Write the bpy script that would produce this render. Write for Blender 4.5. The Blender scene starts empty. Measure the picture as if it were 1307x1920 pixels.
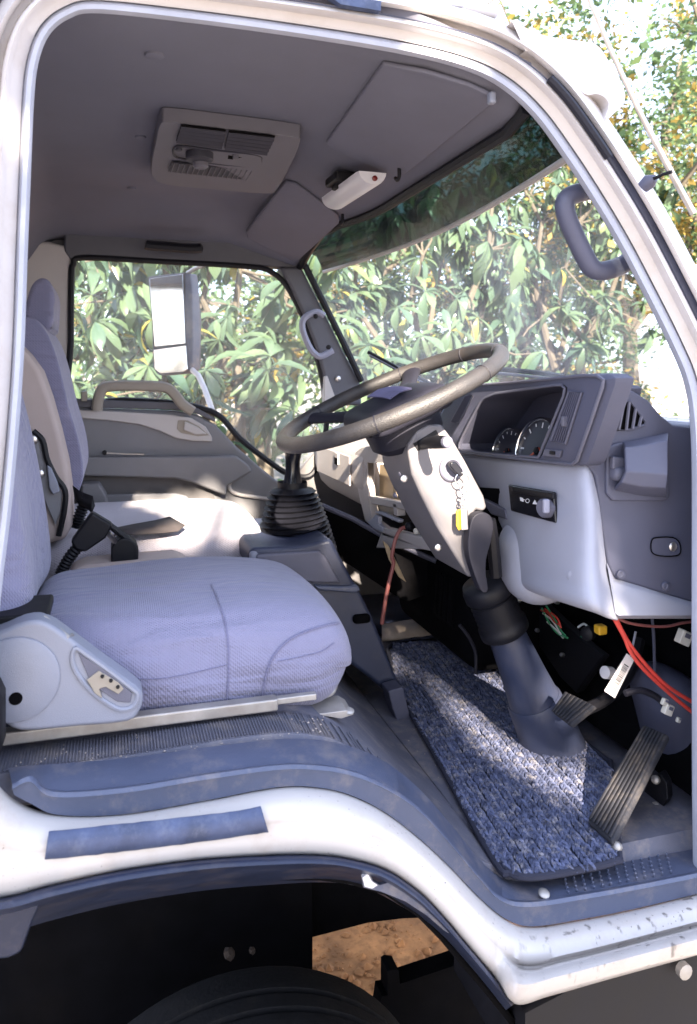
import bpy, bmesh, math, random
from mathutils import Vector, Matrix, Quaternion
random.seed(7)
R = math.radians
scene = bpy.context.scene
col = scene.collection

# ------------------------------------------------------------------ camera, sky, sun, exposure
H = 1.72                      # eye height; everything below is measured from the eye, x forward, y into the cab
YAW = R(17); FPX = 1450.0; CX = 653.5; CY = 705.0
cd = bpy.data.cameras.new('camera'); cam = bpy.data.objects.new('camera', cd); col.objects.link(cam)
cam.location = (0, 0, H); cam.rotation_euler = (R(90), 0, -YAW)
cd.sensor_fit = 'VERTICAL'; cd.sensor_height = 36.0; cd.lens = 36.0 * FPX / 1920.0
cd.shift_y = -(960 - CY) / 1920.0
cd.clip_start = 0.02; cd.clip_end = 2000
cd.dof.use_dof = True; cd.dof.focus_distance = 1.55; cd.dof.aperture_fstop = 6.5
scene.camera = cam

SUN_TRAVEL = Vector((0.12, 0.98, -0.50)).normalized()
world = bpy.data.worlds.new('World'); scene.world = world; world.use_nodes = True
wn = world.node_tree.nodes; wl = world.node_tree.links
sky = wn.new('ShaderNodeTexSky'); sky.sky_type = 'NISHITA'; sky.sun_disc = False
to_sun = -SUN_TRAVEL
sky.sun_elevation = math.asin(to_sun.z); sky.sun_rotation = math.atan2(to_sun.x, to_sun.y)
sky.air_density = 1.0; sky.dust_density = 1.5; sky.ozone_density = 1.5
cl = wn.new('ShaderNodeTexNoise'); cl.inputs['Scale'].default_value = 2.2; cl.inputs['Detail'].default_value = 7
cr = wn.new('ShaderNodeMapRange'); cr.inputs['From Min'].default_value = 0.30; cr.inputs['From Max'].default_value = 0.62; cr.inputs['To Min'].default_value = 0.35; cr.inputs['To Max'].default_value = 0.85
wl.new(cl.outputs['Fac'], cr.inputs['Value'])
cm = wn.new('ShaderNodeMix'); cm.data_type = 'RGBA'; cm.inputs['B'].default_value = (5.2, 5.9, 8.0, 1)      # bright thin cloud
wl.new(cr.outputs['Result'], cm.inputs['Factor']); wl.new(sky.outputs['Color'], cm.inputs['A']); wl.new(cm.outputs['Result'], wn['Background'].inputs['Color']); wn['Background'].inputs['Strength'].default_value = 0.076
sd = bpy.data.lights.new('sun', 'SUN'); sd.energy = 5.0; sd.angle = R(0.6); sd.color = (1.0, 0.86, 0.69)
so = bpy.data.objects.new('sun', sd); col.objects.link(so); so.location = (2, -6, 8)
so.rotation_euler = SUN_TRAVEL.to_track_quat('-Z', 'Y').to_euler()
scene.view_settings.view_transform = 'Standard'; scene.view_settings.look = 'None'
scene.view_settings.gamma = 1.0; scene.view_settings.use_curve_mapping = False
scene.view_settings.exposure = 2.84
scene.render.engine = 'CYCLES'
scene.cycles.max_bounces = 8; scene.cycles.diffuse_bounces = 4; scene.cycles.transparent_max_bounces = 16
scene.cycles.caustics_reflective = False; scene.cycles.caustics_refractive = False
scene.cycles.sample_clamp_indirect = 4.0
try:
    scene.cycles.use_denoising = True
except Exception: pass

# ------------------------------------------------------------------ survey: a sight line meets a plane of the cab
def ray(px, py):
    a = (px - CX) / FPX; b = -(py - CY) / FPX
    return Vector((math.sin(YAW) + a * math.cos(YAW), math.cos(YAW) - a * math.sin(YAW), b))
def P(px, py, Y): r = ray(px, py); return r * (Y / r.y)
def PX(px, py, X): r = ray(px, py); return r * (X / r.x)
def PZ(px, py, Z): r = ray(px, py); return r * (Z / r.z)
def PN(px, py, p0, n):
    r = ray(px, py); n = Vector(n); return r * (n.dot(Vector(p0)) / n.dot(r))
def V(*a): return Vector(a)

def catmull(pts, k=6, closed=False):
    pts = [Vector(p) for p in pts]; n = len(pts); out = []
    segs = n if closed else n - 1
    for i in range(segs):
        if closed: a, b, c, d = pts[(i - 1) % n], pts[i], pts[(i + 1) % n], pts[(i + 2) % n]
        else: a, b, c, d = pts[max(i - 1, 0)], pts[i], pts[i + 1], pts[min(i + 2, n - 1)]
        for j in range(k):
            t = j / k
            out.append(0.5 * ((2 * b) + (c - a) * t + (2 * a - 5 * b + 4 * c - d) * t * t + (3 * b - a - 3 * c + d) * t ** 3))
    if not closed: out.append(pts[-1])
    return out

# ------------------------------------------------------------------ materials
MATS = {}
def nd(nt, t, **kw):
    n = nt.nodes.new(t)
    for k, v in kw.items(): setattr(n, k, v)
    return n
def mat(name, c, rough=0.5, metal=0.0, var=0.12, vs=14.0, bump=0.0, bs=300.0, spec=0.5, dirt=0.0, dirtc=(0.30, 0.22, 0.14), ds=6.0, sheen=0.0, coat=0.0, grain=0.0):
    m = bpy.data.materials.new(name); m.use_nodes = True; nt = m.node_tree; b = nt.nodes['Principled BSDF']
    b.inputs['Roughness'].default_value = rough; b.inputs['Metallic'].default_value = metal
    b.inputs['Specular IOR Level'].default_value = spec
    if sheen: b.inputs['Sheen Weight'].default_value = sheen
    if coat: b.inputs['Coat Weight'].default_value = coat; b.inputs['Coat Roughness'].default_value = 0.08
    tc = nd(nt, 'ShaderNodeTexCoord')
    n1 = nd(nt, 'ShaderNodeTexNoise'); n1.inputs['Scale'].default_value = vs; n1.inputs['Detail'].default_value = 6; n1.inputs['Roughness'].default_value = 0.6
    nt.links.new(tc.outputs['Object'], n1.inputs['Vector'])
    ramp = nd(nt, 'ShaderNodeValToRGB'); e = ramp.color_ramp.elements
    e[0].position = 0.3; e[1].position = 0.7
    e[0].color = tuple(max(0, x * (1 - var)) for x in c) + (1,); e[1].color = tuple(min(1, x * (1 + var)) for x in c) + (1,)
    nt.links.new(n1.outputs['Fac'], ramp.inputs['Fac'])
    out = ramp.outputs['Color']
    if dirt:
        n2 = nd(nt, 'ShaderNodeTexNoise'); n2.inputs['Scale'].default_value = ds; n2.inputs['Detail'].default_value = 10; n2.inputs['Roughness'].default_value = 0.72
        nt.links.new(tc.outputs['Object'], n2.inputs['Vector'])
        mr = nd(nt, 'ShaderNodeMapRange'); mr.inputs['From Min'].default_value = 0.50; mr.inputs['From Max'].default_value = 0.72; mr.inputs['To Max'].default_value = dirt
        nt.links.new(n2.outputs['Fac'], mr.inputs['Value'])
        mx = nd(nt, 'ShaderNodeMix', data_type='RGBA'); nt.links.new(mr.outputs['Result'], mx.inputs['Factor'])
        nt.links.new(out, mx.inputs['A']); mx.inputs['B'].default_value = dirtc + (1,)
        out = mx.outputs['Result']
    nt.links.new(out, b.inputs['Base Color'])
    rr = nd(nt, 'ShaderNodeMapRange'); rr.inputs['To Min'].default_value = max(0.02, rough - 0.10); rr.inputs['To Max'].default_value = min(1, rough + 0.12)
    nt.links.new(n1.outputs['Fac'], rr.inputs['Value']); nt.links.new(rr.outputs['Result'], b.inputs['Roughness'])
    if bump:
        n3 = nd(nt, 'ShaderNodeTexNoise'); n3.inputs['Scale'].default_value = bs; n3.inputs['Detail'].default_value = 3
        nt.links.new(tc.outputs['Object'], n3.inputs['Vector'])
        bp = nd(nt, 'ShaderNodeBump'); bp.inputs['Strength'].default_value = bump; bp.inputs['Distance'].default_value = 0.002
        nt.links.new(n3.outputs['Fac'], bp.inputs['Height']); nt.links.new(bp.outputs['Normal'], b.inputs['Normal'])
    MATS[name] = m
    return m
def fabric(name, c, scale=520.0, wr=0.5, rib=False):
    m = mat(name, c, 0.85, var=0.10, vs=5, sheen=0.25, spec=0.25)
    nt = m.node_tree; b = nt.nodes['Principled BSDF']
    tc = nd(nt, 'ShaderNodeTexCoord')
    w1 = nd(nt, 'ShaderNodeTexWave', wave_type='BANDS', bands_direction='X'); w2 = nd(nt, 'ShaderNodeTexWave', wave_type='BANDS', bands_direction='DIAGONAL')
    for w in (w1, w2):
        w.inputs['Scale'].default_value = scale / 6.28; w.inputs['Distortion'].default_value = 0.8; w.inputs['Detail'].default_value = 1
        nt.links.new(tc.outputs['Object'], w.inputs['Vector'])
    ad = nd(nt, 'ShaderNodeMath', operation='ADD'); nt.links.new(w1.outputs['Fac'], ad.inputs[0]); nt.links.new(w2.outputs['Fac'], ad.inputs[1])
    mp = nd(nt, 'ShaderNodeMapping'); mp.inputs['Scale'].default_value = (3.0, 9.0, 14.0)
    nt.links.new(tc.outputs['Object'], mp.inputs['Vector'])
    n3 = nd(nt, 'ShaderNodeTexNoise'); n3.inputs['Scale'].default_value = 1.6; n3.inputs['Detail'].default_value = 4; n3.inputs['Distortion'].default_value = 0.6
    nt.links.new(mp.outputs['Vector'], n3.inputs['Vector'])
    b1 = nd(nt, 'ShaderNodeBump'); b1.inputs['Strength'].default_value = 0.38; b1.inputs['Distance'].default_value = 0.0015
    nt.links.new(ad.outputs[0], b1.inputs['Height'])
    b2 = nd(nt, 'ShaderNodeBump'); b2.inputs['Strength'].default_value = wr; b2.inputs['Distance'].default_value = 0.02
    nt.links.new(n3.outputs['Fac'], b2.inputs['Height']); nt.links.new(b2.outputs['Normal'], b1.inputs['Normal'])
    nt.links.new(b1.outputs['Normal'], b.inputs['Normal'])
    return m
def glass(name, tint=(1, 1, 1), haze=0.03, gloss=0.02, rough=0.02, hazec=(0.9, 0.9, 0.9), low=False, refl=0.3):
    m = bpy.data.materials.new(name); m.use_nodes = True; nt = m.node_tree
    for n in list(nt.nodes):
        if n.type != 'OUTPUT_MATERIAL': nt.nodes.remove(n)
    o = [n for n in nt.nodes if n.type == 'OUTPUT_MATERIAL'][0]
    t = nd(nt, 'ShaderNodeBsdfTransparent'); t.inputs['Color'].default_value = tint + (1,)
    g = nd(nt, 'ShaderNodeBsdfGlossy'); g.inputs['Roughness'].default_value = rough
    d = nd(nt, 'ShaderNodeBsdfDiffuse'); d.inputs['Color'].default_value = hazec + (1,)
    tl = nd(nt, 'ShaderNodeBsdfTranslucent'); tl.inputs['Color'].default_value = hazec + (1,)
    dt = nd(nt, 'ShaderNodeMixShader'); dt.inputs[0].default_value = 0.5; nt.links.new(d.outputs[0], dt.inputs[1]); nt.links.new(tl.outputs[0], dt.inputs[2])
    n = nd(nt, 'ShaderNodeTexNoise'); n.inputs['Scale'].default_value = 7; n.inputs['Detail'].default_value = 6
    tc = nd(nt, 'ShaderNodeTexCoord'); nt.links.new(tc.outputs['Object'], n.inputs['Vector'])
    mr = nd(nt, 'ShaderNodeMapRange'); mr.inputs['From Min'].default_value = 0.3; mr.inputs['From Max'].default_value = 0.7
    mr.inputs['To Min'].default_value = haze * 0.5; mr.inputs['To Max'].default_value = haze * 1.5  # outside glare painted as a whitish veil in the glass, plus dust
    nt.links.new(n.outputs['Fac'], mr.inputs['Value'])
    if low:          # veil thinned toward the top so the visor band reads dark
        sx = nd(nt, 'ShaderNodeSeparateXYZ'); nt.links.new(tc.outputs['Object'], sx.inputs[0])
        mz = nd(nt, 'ShaderNodeMapRange'); mz.inputs['From Min'].default_value = H + 0.40; mz.inputs['From Max'].default_value = H + 0.24; mz.inputs['To Min'].default_value = 0.08
        nt.links.new(sx.outputs['Z'], mz.inputs['Value'])
        mm = nd(nt, 'ShaderNodeMath', operation='MULTIPLY'); nt.links.new(mr.outputs[0], mm.inputs[0]); nt.links.new(mz.outputs[0], mm.inputs[1]); mr = mm
    m1 = nd(nt, 'ShaderNodeMixShader'); nt.links.new(mr.outputs[0], m1.inputs[0]); nt.links.new(t.outputs[0], m1.inputs[1]); nt.links.new(dt.outputs[0], m1.inputs[2])
    fr = nd(nt, 'ShaderNodeLayerWeight'); pw = nd(nt, 'ShaderNodeMath', operation='POWER'); pw.inputs[1].default_value = 5.0; nt.links.new(fr.outputs['Facing'], pw.inputs[0])
    mu = nd(nt, 'ShaderNodeMath', operation='MULTIPLY_ADD'); mu.inputs[1].default_value = refl; mu.inputs[2].default_value = gloss; nt.links.new(pw.outputs[0], mu.inputs[0])
    m2 = nd(nt, 'ShaderNodeMixShader'); nt.links.new(mu.outputs[0], m2.inputs[0]); nt.links.new(m1.outputs[0], m2.inputs[1]); nt.links.new(g.outputs[0], m2.inputs[2])
    nt.links.new(m2.outputs[0], o.inputs['Surface'])
    MATS[name] = m
    return m
def leafmat(name, c1, c2, c3, rough=0.35, trans=0.3):
    m = bpy.data.materials.new(name); m.use_nodes = True; nt = m.node_tree; b = nt.nodes['Principled BSDF']
    o = [n for n in nt.nodes if n.type == 'OUTPUT_MATERIAL'][0]
    g = nd(nt, 'ShaderNodeNewGeometry'); oi = nd(nt, 'ShaderNodeObjectInfo')
    ad = nd(nt, 'ShaderNodeMath', operation='ADD'); nt.links.new(g.outputs['Random Per Island'], ad.inputs[0]); nt.links.new(oi.outputs['Random'], ad.inputs[1])
    fr = nd(nt, 'ShaderNodeMath', operation='FRACT'); nt.links.new(ad.outputs[0], fr.inputs[0])
    r = nd(nt, 'ShaderNodeValToRGB'); e = r.color_ramp.elements
    e[0].color = c1 + (1,); e[1].color = c3 + (1,); e[1].position = 1.0
    k = e.new(0.955); k.color = c2 + (1,)
    nt.links.new(fr.outputs[0], r.inputs['Fac']); nt.links.new(r.outputs['Color'], b.inputs['Base Color'])
    b.inputs['Roughness'].default_value = rough
    t = nd(nt, 'ShaderNodeBsdfTranslucent'); nt.links.new(r.outputs['Color'], t.inputs['Color'])
    mx = nd(nt, 'ShaderNodeMixShader'); mx.inputs[0].default_value = trans
    nt.links.new(b.outputs[0], mx.inputs[1]); nt.links.new(t.outputs[0], mx.inputs[2]); nt.links.new(mx.outputs[0], o.inputs['Surface'])
    MATS[name] = m
    return m

mat('paint', (0.60, 0.565, 0.55), 0.30, var=0.05, vs=3, dirt=0.4, dirtc=(0.42, 0.34, 0.27), ds=9, coat=0.3)
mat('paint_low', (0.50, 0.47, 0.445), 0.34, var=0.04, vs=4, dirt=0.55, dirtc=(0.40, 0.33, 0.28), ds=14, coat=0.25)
m_ = MATS['paint_low']; nt_ = m_.node_tree; b_ = nt_.nodes['Principled BSDF']       # dark vertical scuffs on the front step edge
tc_ = nd(nt_, 'ShaderNodeTexCoord'); mp_ = nd(nt_, 'ShaderNodeMapping'); mp_.inputs['Scale'].default_value = (70, 70, 9); nt_.links.new(tc_.outputs['Object'], mp_.inputs['Vector'])
n_ = nd(nt_, 'ShaderNodeTexNoise'); n_.inputs['Scale'].default_value = 1.0; n_.inputs['Detail'].default_value = 5; nt_.links.new(mp_.outputs['Vector'], n_.inputs['Vector'])
r_ = nd(nt_, 'ShaderNodeMapRange'); r_.inputs['From Min'].default_value = 0.60; r_.inputs['From Max'].default_value = 0.68; nt_.links.new(n_.outputs['Fac'], r_.inputs['Value'])
sx_ = nd(nt_, 'ShaderNodeSeparateXYZ'); nt_.links.new(tc_.outputs['Object'], sx_.inputs[0])
g_ = nd(nt_, 'ShaderNodeMapRange'); g_.inputs['From Min'].default_value = 0.48; g_.inputs['From Max'].default_value = 0.66; g_.inputs['To Max'].default_value = 0.8; nt_.links.new(sx_.outputs['X'], g_.inputs['Value'])
k_ = nd(nt_, 'ShaderNodeMath', operation='MULTIPLY'); nt_.links.new(r_.outputs[0], k_.inputs[0]); nt_.links.new(g_.outputs[0], k_.inputs[1])
x_ = nd(nt_, 'ShaderNodeMix', data_type='RGBA'); src_ = b_.inputs['Base Color'].links[0].from_socket
nt_.links.new(k_.outputs[0], x_.inputs['Factor']); nt_.links.new(src_, x_.inputs['A']); x_.inputs['B'].default_value = (0.10, 0.085, 0.075, 1); nt_.links.new(x_.outputs['Result'], b_.inputs['Base Color'])
sp_ = nd(nt_, 'ShaderNodeTexNoise'); sp_.inputs['Scale'].default_value = 190; sp_.inputs['Detail'].default_value = 2; nt_.links.new(tc_.outputs['Object'], sp_.inputs['Vector'])
sq_ = nd(nt_, 'ShaderNodeMapRange'); sq_.inputs['From Min'].default_value = 0.69; sq_.inputs['From Max'].default_value = 0.72; nt_.links.new(sp_.outputs['Fac'], sq_.inputs['Value'])
sa_ = nd(nt_, 'ShaderNodeTexNoise'); sa_.inputs['Scale'].default_value = 9; nt_.links.new(tc_.outputs['Object'], sa_.inputs['Vector'])
sb_ = nd(nt_, 'ShaderNodeMapRange'); sb_.inputs['From Min'].default_value = 0.48; sb_.inputs['From Max'].default_value = 0.62; sb_.inputs['To Max'].default_value = 0.85; nt_.links.new(sa_.outputs['Fac'], sb_.inputs['Value'])
sc_ = nd(nt_, 'ShaderNodeMath', operation='MULTIPLY'); nt_.links.new(sq_.outputs[0], sc_.inputs[0]); nt_.links.new(sb_.outputs[0], sc_.inputs[1])
sx2 = nd(nt_, 'ShaderNodeMix', data_type='RGBA'); nt_.links.new(sc_.outputs[0], sx2.inputs['Factor']); nt_.links.new(x_.outputs['Result'], sx2.inputs['A']); sx2.inputs['B'].default_value = (0.08, 0.06, 0.05, 1)
nt_.links.new(sx2.outputs['Result'], b_.inputs['Base Color'])       # stone chips
mat('seal_grey', (0.42, 0.44, 0.52), 0.65, var=0.08, bump=0.4, bs=900)
mat('rubber_black', (0.007, 0.0075, 0.012), 0.5, var=0.3, bump=0.2, bs=500, spec=0.3)
mat('groove', (0.05, 0.055, 0.09), 0.5, var=0.2)
mat('headliner', (0.168, 0.170, 0.212), 0.92, var=0.07, vs=3, bump=0.35, bs=1200, spec=0.2)
mat('visor_vinyl', (0.155, 0.157, 0.20), 0.8, var=0.08, vs=5, bump=0.25, bs=900, spec=0.25)
mat('vent_plastic', (0.14, 0.135, 0.16), 0.6, var=0.06, bump=0.2, bs=900)
mat('vent_dark', (0.035, 0.034, 0.048), 0.6)
mat('black', (0.006, 0.006, 0.009), 0.55, var=0.3, spec=0.3)
mat('black_gloss', (0.006, 0.0065, 0.011), 0.22, var=0.2)
mat('void', (0.003, 0.003, 0.004), 0.95, var=0.4, spec=0.06, dirt=0.3, dirtc=(0.010, 0.008, 0.007))  # shade of recesses and the wheel well put into the near-black colour
mat('dash_light', (0.31, 0.32, 0.385), 0.52, var=0.06, vs=4, bump=0.25, bs=1100, dirt=0.12, dirtc=(0.34, 0.31, 0.29))
mat('dash_dark', (0.070, 0.074, 0.115), 0.55, var=0.08, vs=5, bump=0.3, bs=1100, dirt=0.12, dirtc=(0.16, 0.14, 0.14))
mat('dash_mid', (0.11, 0.112, 0.155), 0.5, var=0.08, vs=5, bump=0.3, bs=1100, dirt=0.15, dirtc=(0.2, 0.18, 0.17))
mat('dash_beige', (0.40, 0.37, 0.36), 0.5, var=0.07, vs=6, bump=0.25, bs=1100)
mat('column_grey', (0.155, 0.148, 0.16), 0.46, var=0.08, vs=9, bump=0.25, bs=1000, dirt=0.25, dirtc=(0.26, 0.22, 0.2), ds=20)
mat('console_blue', (0.028, 0.036, 0.072), 0.42, var=0.10, vs=8, bump=0.25, bs=900, dirt=0.15, dirtc=(0.2, 0.18, 0.17))
mat('trim_blue', (0.075, 0.09, 0.145), 0.42, var=0.10, vs=10, bump=0.2, bs=700, dirt=0.45, dirtc=(0.33, 0.28, 0.24), ds=16)
mat('arch_blue', (0.010, 0.016, 0.042), 0.36, var=0.25, vs=12, dirt=0.14, dirtc=(0.25, 0.2, 0.17), ds=20)
mat('tape_blue', (0.05, 0.068, 0.135), 0.5, var=0.35, vs=22, dirt=0.35, dirtc=(0.22, 0.24, 0.3), ds=40, bump=0.6, bs=60)
mat('floor_rubber', (0.105, 0.107, 0.14), 0.75, var=0.14, vs=9, bump=0.3, bs=600, dirt=0.5, dirtc=(0.34, 0.28, 0.22), ds=18)
mat('seat_plastic', (0.235, 0.25, 0.31), 0.42, var=0.05, vs=6, bump=0.25, bs=900)
mat('seat_beige', (0.46, 0.38, 0.35), 0.7, var=0.06, vs=5, bump=0.3, bs=600)
mat('door_grey', (0.20, 0.20, 0.215), 0.6, var=0.08, vs=5, bump=0.25, bs=800)
mat('door_light', (0.50, 0.475, 0.465), 0.55, var=0.06, vs=5)
mat('door_dark', (0.12, 0.115, 0.12), 0.65, var=0.1)
mat('handle_beige', (0.30, 0.265, 0.22), 0.5, var=0.08)
mat('pillar_grey', (0.095, 0.096, 0.115), 0.55, var=0.08, bump=0.2, bs=900)
mat('handle_grey', (0.28, 0.285, 0.36), 0.5, var=0.06)
mat('handle_dark', (0.085, 0.09, 0.14), 0.5, var=0.06, bump=0.2, bs=800)
mat('rim_leather', (0.033, 0.031, 0.032), 0.45, var=0.22, vs=22, bump=0.6, bs=420, dirt=0.35, dirtc=(0.085, 0.068, 0.06), ds=14)
mat('hub_dark', (0.016, 0.016, 0.025), 0.55, spec=0.3, var=0.2, vs=20)
mat('hub_stitch', (0.10, 0.095, 0.17), 0.6, var=0.2)
mat('rust', (0.02, 0.012, 0.008), 0.9, var=0.4, vs=60)
mat('metal', (0.62, 0.60, 0.58), 0.32, metal=1.0, var=0.2, vs=30)
mat('metal_dull', (0.42, 0.40, 0.38), 0.5, metal=0.7, var=0.2, vs=20, dirt=0.4, dirtc=(0.25, 0.17, 0.11))
mat('chrome', (0.8, 0.8, 0.82), 0.10, metal=1.0, var=0.03)
mat('mirror', (0.9, 0.9, 0.9), 0.015, metal=1.0, var=0.0)
mat('white_plastic', (0.72, 0.71, 0.74), 0.35, var=0.03)
mat('red', (0.16, 0.012, 0.012), 0.4)
mat('wire_red', (0.62, 0.06, 0.045), 0.4, var=0.1)
mat('wire_brown', (0.22, 0.07, 0.065), 0.5)
mat('wire_green', (0.05, 0.30, 0.14), 0.4)
mat('wire_white', (0.7, 0.7, 0.68), 0.4)
mat('yellow', (0.75, 0.42, 0.03), 0.4)
mat('clear_white', (0.66, 0.63, 0.55), 0.35, var=0.15, vs=40)
mat('paper', (0.74, 0.70, 0.70), 0.6, var=0.03)
mat('ink', (0.02, 0.02, 0.03), 0.7)
mat('gauge_face', (0.015, 0.017, 0.03), 0.35)
mat('gauge_mark', (0.7, 0.7, 0.72), 0.5, var=0.0)
mat('gauge_red', (0.55, 0.10, 0.05), 0.5, var=0.0)
mat('cardboard', (0.42, 0.32, 0.20), 0.75, var=0.1)
mat('strap', (0.06, 0.05, 0.05), 0.8, bump=0.4, bs=700)
mat('tyre', (0.006, 0.006, 0.007), 0.85, var=0.3, vs=20, bump=0.5, bs=150, spec=0.2, dirt=0.5, dirtc=(0.022, 0.019, 0.016), ds=22)
mat('bark', (0.09, 0.078, 0.06), 0.9, var=0.3, vs=9, bump=0.8, bs=25)
mat('pedal_rubber', (0.026, 0.027, 0.034), 0.75, var=0.2, vs=25, spec=0.25, dirt=0.3, dirtc=(0.24, 0.20, 0.16), ds=30, bump=0.3, bs=300)
mat('mat_yarn', (0.095, 0.11, 0.185), 0.9, var=0.65, vs=70, dirt=0.75, dirtc=(0.48, 0.44, 0.41), ds=60, bump=0.6, bs=900, spec=0.15)
mat('mat_back', (0.02, 0.022, 0.04), 0.9)
mat('dust_mat', (0.40, 0.34, 0.30), 0.8, var=0.2, dirt=0.4)
fabric('seat_fabric', (0.215, 0.213, 0.315), 620, 0.75)
fabric('seat_fabric_side', (0.155, 0.155, 0.25), 560, 0.2)
fabric('seat_fabric_lit', (0.46, 0.43, 0.48), 560, 0.3)  # paler copy of the seat fabric, sunlight put into the passenger cushion
glass('windscreen_glass', (0.97, 0.98, 0.97), 0.17, 0.006, low=True)
glass('side_glass', (0.98, 0.985, 0.98), 0.08, 0.006)
glass('visor_acrylic', (0.018, 0.036, 0.030), 0.0008, 0.015, 0.03, refl=0.15)
leafmat('leaf_big', (0.065, 0.115, 0.085), (0.12, 0.18, 0.095), (0.42, 0.34, 0.06), 0.26, 0.35)
leafmat('leaf_small', (0.07, 0.13, 0.07), (0.12, 0.18, 0.07), (0.42, 0.30, 0.06), 0.5, 0.35)
leafmat('leaf_yellow', (0.30, 0.22, 0.06), (0.40, 0.29, 0.08), (0.55, 0.40, 0.12), 0.6, 0.4)

# ------------------------------------------------------------------ mesh builder
class MB:
    def __init__(s): s.v = []; s.f = []
    def add(s, v, f):
        o = len(s.v); s.v += [Vector(p) for p in v]; s.f += [tuple(i + o for i in q) for q in f]; return s
    def box(s, c, sz, M=None):
        c = Vector(c); x, y, z = sz[0] / 2, sz[1] / 2, sz[2] / 2
        v = [Vector(p) for p in ((-x, -y, -z), (x, -y, -z), (x, y, -z), (-x, y, -z), (-x, -y, z), (x, -y, z), (x, y, z), (-x, y, z))]
        if M is not None: v = [M @ p for p in v]
        return s.add([c + p for p in v], [(0, 3, 2, 1), (4, 5, 6, 7), (0, 1, 5, 4), (1, 2, 6, 5), (2, 3, 7, 6), (3, 0, 4, 7)])
    def tube(s, path, r, n=8, closed=False, flat=1.0, up=None):
        path = [Vector(p) for p in path]; m = len(path); rows = []
        prev = None
        for i, p in enumerate(path):
            if closed: t = path[(i + 1) % m] - path[i - 1]
            else: t = path[min(i + 1, m - 1)] - path[max(i - 1, 0)]
            t = t.normalized() if t.length > 1e-9 else V(0, 0, 1)
            if prev is None:
                a = Vector(up) if up else (V(0, 0, 1) if abs(t.z) < 0.9 else V(1, 0, 0))
            else: a = prev
            a = a - t * a.dot(t); a.normalize(); b = t.cross(a); prev = a
            rr = r[i] if isinstance(r, (list, tuple)) else r
            rows.append([p + rr * (math.cos(q) * a + math.sin(q) * b * flat) for q in [2 * math.pi * k / n for k in range(n)]])
        s.loft(rows, wrap=True, close=closed)
        if not closed:
            o = len(s.v) - m * n
            s.f.append(tuple(o + k for k in reversed(range(n)))); s.f.append(tuple(o + (m - 1) * n + k for k in range(n)))
        return s
    def loft(s, rows, wrap=False, close=False):
        n = len(rows[0]); m = len(rows); v = [p for r in rows for p in r]; f = []
        for i in range(m if close else m - 1):
            j = (i + 1) % m
            for k in range(n if wrap else n - 1):
                l = (k + 1) % n
                f.append((i * n + k, i * n + l, j * n + l, j * n + k))
        return s.add(v, f)
    def lathe(s, prof, o, axis, n=24, cap=True):
        o = Vector(o); ax = Vector(axis).normalized()
        a = V(0, 1, 0) if abs(ax.y) < 0.8 else V(1, 0, 0)
        a = (a - ax * a.dot(ax)).normalized(); b = ax.cross(a)
        rows = [[o + ax * h + r * (math.cos(q) * a + math.sin(q) * b) for q in [2 * math.pi * k / n for k in range(n)]] for r, h in prof]
        base = len(s.v); s.loft(rows, wrap=True)
        if cap:
            m = len(prof); s.f.append(tuple(base + k for k in reversed(range(n)))); s.f.append(tuple(base + (m - 1) * n + k for k in range(n)))
        return s
    def prism(s, poly, vec):
        poly = [Vector(p) for p in poly]; vec = Vector(vec); n = len(poly)
        f = [tuple(range(n)), tuple(reversed(range(n, 2 * n)))] + [(i, n + i, n + (i + 1) % n, (i + 1) % n) for i in range(n)]
        return s.add(poly + [p + vec for p in poly], f)
    def rbox(s, c, h, r, n=5, deform=None, M=None):
        # box with rounded edges on a quad grid; deform works on unit coordinates
        c = Vector(c)
        def axis(hh, rr):
            k = min(rr, hh * 0.999); A = [-hh + k * (1 - math.cos(math.pi / 2 * i / n)) for i in range(n)]
            A = [-hh + k * (1 - math.cos(math.pi / 2 * i / n)) for i in range(n + 1)]
            mid = [(-hh + k) + (2 * hh - 2 * k) * i / 8 for i in range(1, 8)]
            return A + mid + [-x for x in reversed(A)]
        ax = [axis(h[i], r) for i in range(3)]; m = [len(a) for a in ax]; idx = {}; vs = []; fs = []
        def vert(i, j, k):
            if (i, j, k) not in idx:
                p = Vector((ax[0][i], ax[1][j], ax[2][k]))
                q = Vector([max(-(h[t] - min(r, h[t] * .999)), min(h[t] - min(r, h[t] * .999), p[t])) for t in range(3)]); d = p - q
                if d.length > 1e-9:
                    big = max(abs(d[t]) for t in range(3)); d = d.normalized() * big
                p = q + d
                if deform: p = deform(p, Vector((p[0] / h[0], p[1] / h[1], p[2] / h[2])))
                if M is not None: p = M @ p
                idx[(i, j, k)] = len(vs); vs.append(c + p)
            return idx[(i, j, k)]
        for a in range(3):
            b1, b2 = (a + 1) % 3, (a + 2) % 3
            for side in (0, m[a] - 1):
                for u in range(m[b1] - 1):
                    for w in range(m[b2] - 1):
                        q = []
                        for du, dw in ((0, 0), (1, 0), (1, 1), (0, 1)):
                            t = [0, 0, 0]; t[a] = side; t[b1] = u + du; t[b2] = w + dw; q.append(vert(*t))
                        fs.append(tuple(q) if side else tuple(reversed(q)))
        return s.add(vs, fs)
    def build(s, name, m, parent=None, bevel=0.0, solid=0.0, smooth=True, seg=2, ang=38, sub=0):
        me = bpy.data.meshes.new(name); me.from_pydata([(p.x, p.y, p.z + H) for p in s.v], [], s.f)
        bm = bmesh.new(); bm.from_mesh(me); bmesh.ops.remove_doubles(bm, verts=bm.verts, dist=1e-6); bmesh.ops.recalc_face_normals(bm, faces=bm.faces); bm.to_mesh(me); bm.free()
        me.materials.append(MATS[m]); o = bpy.data.objects.new(name, me); col.objects.link(o)
        if smooth:
            me.shade_smooth()
            if not bevel: me.set_sharp_from_angle(angle=R(ang))
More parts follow.
